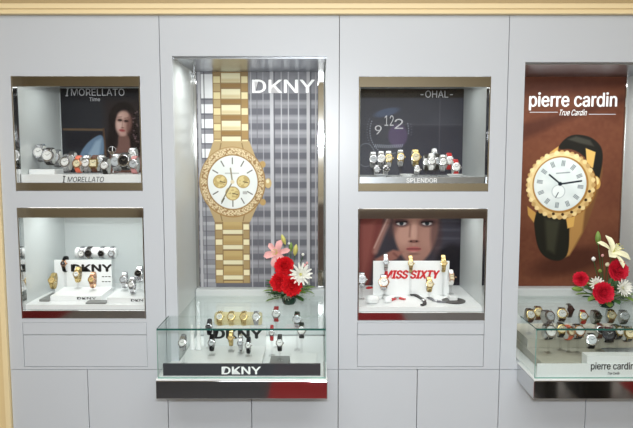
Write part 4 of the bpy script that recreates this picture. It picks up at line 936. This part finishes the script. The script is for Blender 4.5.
def carnation(par, c, d, r, m=REDP):
    bm = bmesh.new(); H = head_frame(c, d)
    for L in range(7):
        n = 5 + L * 2; el = R(85 - L * 14)
        for k in range(n):
            a = 2 * math.pi * (k + random.uniform(-.2, .2)) / n + L
            M = H @ Matrix.Rotation(a, 4, 'Z') @ Matrix.Translation((0, 0, -r * .25)) @ Matrix.Rotation(-el, 4, 'Y')
            petal(bm, M, r * (.72 + .07 * L), r * .5, .5, .3, 5, r * .11, 0)
    return obj('red_carnation', bm, m, par)
def mum(par, c, d, r, m=WHP, nm='white_chrysanthemum'):
    bm = bmesh.new(); H = head_frame(c, d)
    for L, (n, el, k_) in enumerate(((14, 8, 1), (13, 24, .9), (11, 42, .72), (8, 62, .5))):
        for k in range(n):
            a = 2 * math.pi * (k + random.uniform(-.2, .2)) / n + L * .3
            petal(bm, H @ Matrix.Rotation(a, 4, 'Z') @ Matrix.Rotation(-R(el), 4, 'Y'), r * k_, r * .19, .35, .4, 4, 0, .5)
    o = obj(nm, bm, m, par)
    bm = bmesh.new(); cc = H @ Vector((0, 0, r * .12)); bmesh.ops.create_icosphere(bm, subdivisions=2, radius=r * .14, matrix=Matrix.Translation(cc)); obj('flower_centre', bm, YEL, par, smooth=60).parent = o
    return o
def lily(par, c, d, r, m, nm):
    bm = bmesh.new(); H = head_frame(c, d)
    for k in range(6):
        a = 2 * math.pi * k / 6 + .3
        petal(bm, H @ Matrix.Rotation(a, 4, 'Z') @ Matrix.Translation((0, 0, -r * .3)) @ Matrix.Rotation(-R(42 if k % 2 else 34), 4, 'Y'), r * 1.25, r * (.62 if k % 2 else .46), -.8, .35, 7, 0, 1)
    o = obj(nm, bm, m, par)
    bm = bmesh.new()
    for k in range(6):
        a = k * math.pi / 3; e = H @ Vector((math.cos(a) * r * .22, math.sin(a) * r * .22, r * .45)); tube(bm, [H @ Vector((0, 0, -r * .2)), e], .0006, 5); tube(bm, [e - Vector((.003, 0, 0)), e + Vector((.003, 0, 0))], .0013, 5)
    obj('stamens', bm, YEL, par).parent = o
    return o
def bud(par, c, d, L, r, m, nm='lily_bud'):
    bm = bmesh.new(); H = head_frame(c, d); rings = []; n = 10
    for i in range(9):
        t = i / 8; rad = r * math.sin(math.pi * min(1, t * .93 + .04)) ** .8
        rings.append([bm.verts.new(H @ Vector((rad * math.cos(2 * math.pi * k / n), rad * math.sin(2 * math.pi * k / n), L * (t - .5)))) for k in range(n)])
    for a, b in zip(rings, rings[1:]):
        for k in range(n): bm.faces.new((a[k], a[(k + 1) % n], b[(k + 1) % n], b[k]))
    bm.faces.new(rings[0][::-1]); bm.faces.new(rings[-1]); return obj(nm, bm, m, par, smooth=60)
def arrangement(label, base, flowers, leaves, sprigs, stems_to, seedn):
    random.seed(seedn)
    t = thing('flower_arrangement', label, 'flowers', base)
    bm = bmesh.new(); lathe_z(bm, [(0, base[2]), (.020, base[2]), (.026, base[2] + .010), (.027, base[2] + .024), (.024, base[2] + .024), (.021, base[2] + .022), (0, base[2] + .022)], base[0], base[1])
    obj('bowl', bm, mat('dark_green_glass', (30, 56, 44), .15), t, smooth=40)
    root = Vector((base[0], base[1], base[2] + .02))
    for f in flowers:
        kind, px, py, Y, r, d, m = f; c = P(px, py, Y)
        if kind == 'c': carnation(t, c, d, r, m)
        elif kind == 'm': mum(t, c, d, r, m)
        elif kind == 'l': lily(t, c, d, r, m, 'pink_lily' if m is PKP else 'cream_lily')
        elif kind == 'b': bud(t, c, d, r, r * .2, m)
        elif kind == 's': bud(t, c, d, r, r * .42, m, 'small_bud')
        mid_ = (root + c) / 2 + Vector((0, .012, 0)); dd = Vector(d).normalized() * r * .3
        bm = bmesh.new(); tube(bm, [root, mid_, c - dd], .0014, 6); obj('stem', bm, LEAF, t)
    for k in range(leaves[0]):
        a = random.uniform(0, 2 * math.pi); el = random.uniform(*leaves[1]); L = random.uniform(*leaves[2])
        bm = bmesh.new(); M = Matrix.Translation(root + Vector((math.cos(a) * .012, math.sin(a) * .012, random.uniform(-.002, .03)))) @ Matrix.Rotation(a, 4, 'Z') @ Matrix.Rotation(-R(el), 4, 'Y')
        petal(bm, M, L, L * .26, random.uniform(-.5, -.2), .3, 7, 0, 1)
        for v in bm.verts:
            if v.co.z < base[2] + .002: v.co.z = base[2] + .002
        obj('leaf', bm, LEAF if random.random() < .75 else LEAFL, t)
    for k in range(sprigs[0]):
        a = random.uniform(*sprigs[1]); L = random.uniform(*sprigs[2]); el = random.uniform(R(5), R(50))
        d = Vector((math.cos(a) * math.cos(el), math.sin(a) * math.cos(el), math.sin(el))); bm = bmesh.new()
        e = root + d * L; tube(bm, [root, root + d * L * .5 + Vector((0, 0, .006)), e], .0007, 5)
        for q in range(12):
            p = root + d * L * random.uniform(.5, 1) + Vector([random.uniform(-.010, .010) for _ in range(3)])
            if p.z < base[2] + .003: p.z = base[2] + .003
            bmesh.ops.create_icosphere(bm, subdivisions=1, radius=random.uniform(.0012, .0024), matrix=Matrix.Translation(p))
        obj('filler_sprig', bm, mat('sprig_green', (158, 172, 146), .6, var=.3, scale=80), t)
    return t
Yb = .17; b0 = P(289, 303, Yb)
arrangement('bouquet of red carnations, a pink lily and white bloom on the gold poster showcase', (b0.x, Yb, TOPZ + .0005),
            [('c', 284.5, 266.5, .12, .032, (0, -1, .25), REDP), ('c', 279.5, 282, .10, .031, (-.25, -1, .1), REDP), ('c', 291.5, 285.5, .09, .034, (.05, -1, .2), REDP),
             ('m', 300.5, 274.5, .10, .044, (.15, -1, .35), WHP), ('l', 276.5, 253, .15, .042, (-.35, -1, .4), PKP), ('b', 283.5, 239.5, .17, .040, (-.35, -.1, 1), YEL), ('b', 295.5, 250, .16, .044, (.15, -.2, 1), YEL), ('b', 291, 247, .19, .036, (0, 0, 1), LEAFL),
             ('s', 303, 254.5, .16, .013, (0, -.3, 1), WHP), ('s', 307, 263, .15, .012, (0, -.3, 1), PKP), ('s', 304.5, 265.5, .15, .016, (.4, -.5, 1), PKP), ('s', 289, 243.5, .16, .010, (0, -.3, 1), WHP)],
            (46, (0, 40), (.05, .10)), (30, (R(170), R(375)), (.055, .105)), None, 5)
Yb = .12; b1 = P(606, 312, Yb)
arrangement('bouquet of a cream lily, crimson carnations and white blooms on the brown poster showcase', (b1.x, Yb, TOPZ + .0005),
            [('c', 617.8, 270.5, .08, .034, (.1, -1, .2), CORP), ('c', 603, 292.5, .05, .034, (-.05, -1, .2), CORP), ('c', 580.5, 279, .09, .024, (-.4, -1, .3), CORP),
             ('m', 622.5, 288, .06, .034, (.25, -1, .3), WHP), ('m', 596.5, 284, .10, .028, (-.2, -1, .4), WHP), ('l', 615, 250.5, .10, .056, (.45, -.6, .7), CRP),
             ('b', 598, 238, .13, .050, (-.05, 0, 1), LEAFL), ('s', 593.5, 259, .12, .018, (-.3, -.4, 1), WHP), ('s', 602.5, 255.5, .12, .012, (0, -.4, 1), PKP), ('s', 607.5, 264.5, .10, .018, (.2, -.5, 1), CRP), ('s', 600, 271, .12, .016, (0, -.5, 1), LEAFL), ('b', 577.5, 289, .09, .05, (-1, -.3, .15), LEAFL)],
            (40, (5, 60), (.05, .10)), (26, (R(150), R(390)), (.06, .11)), None, 9)
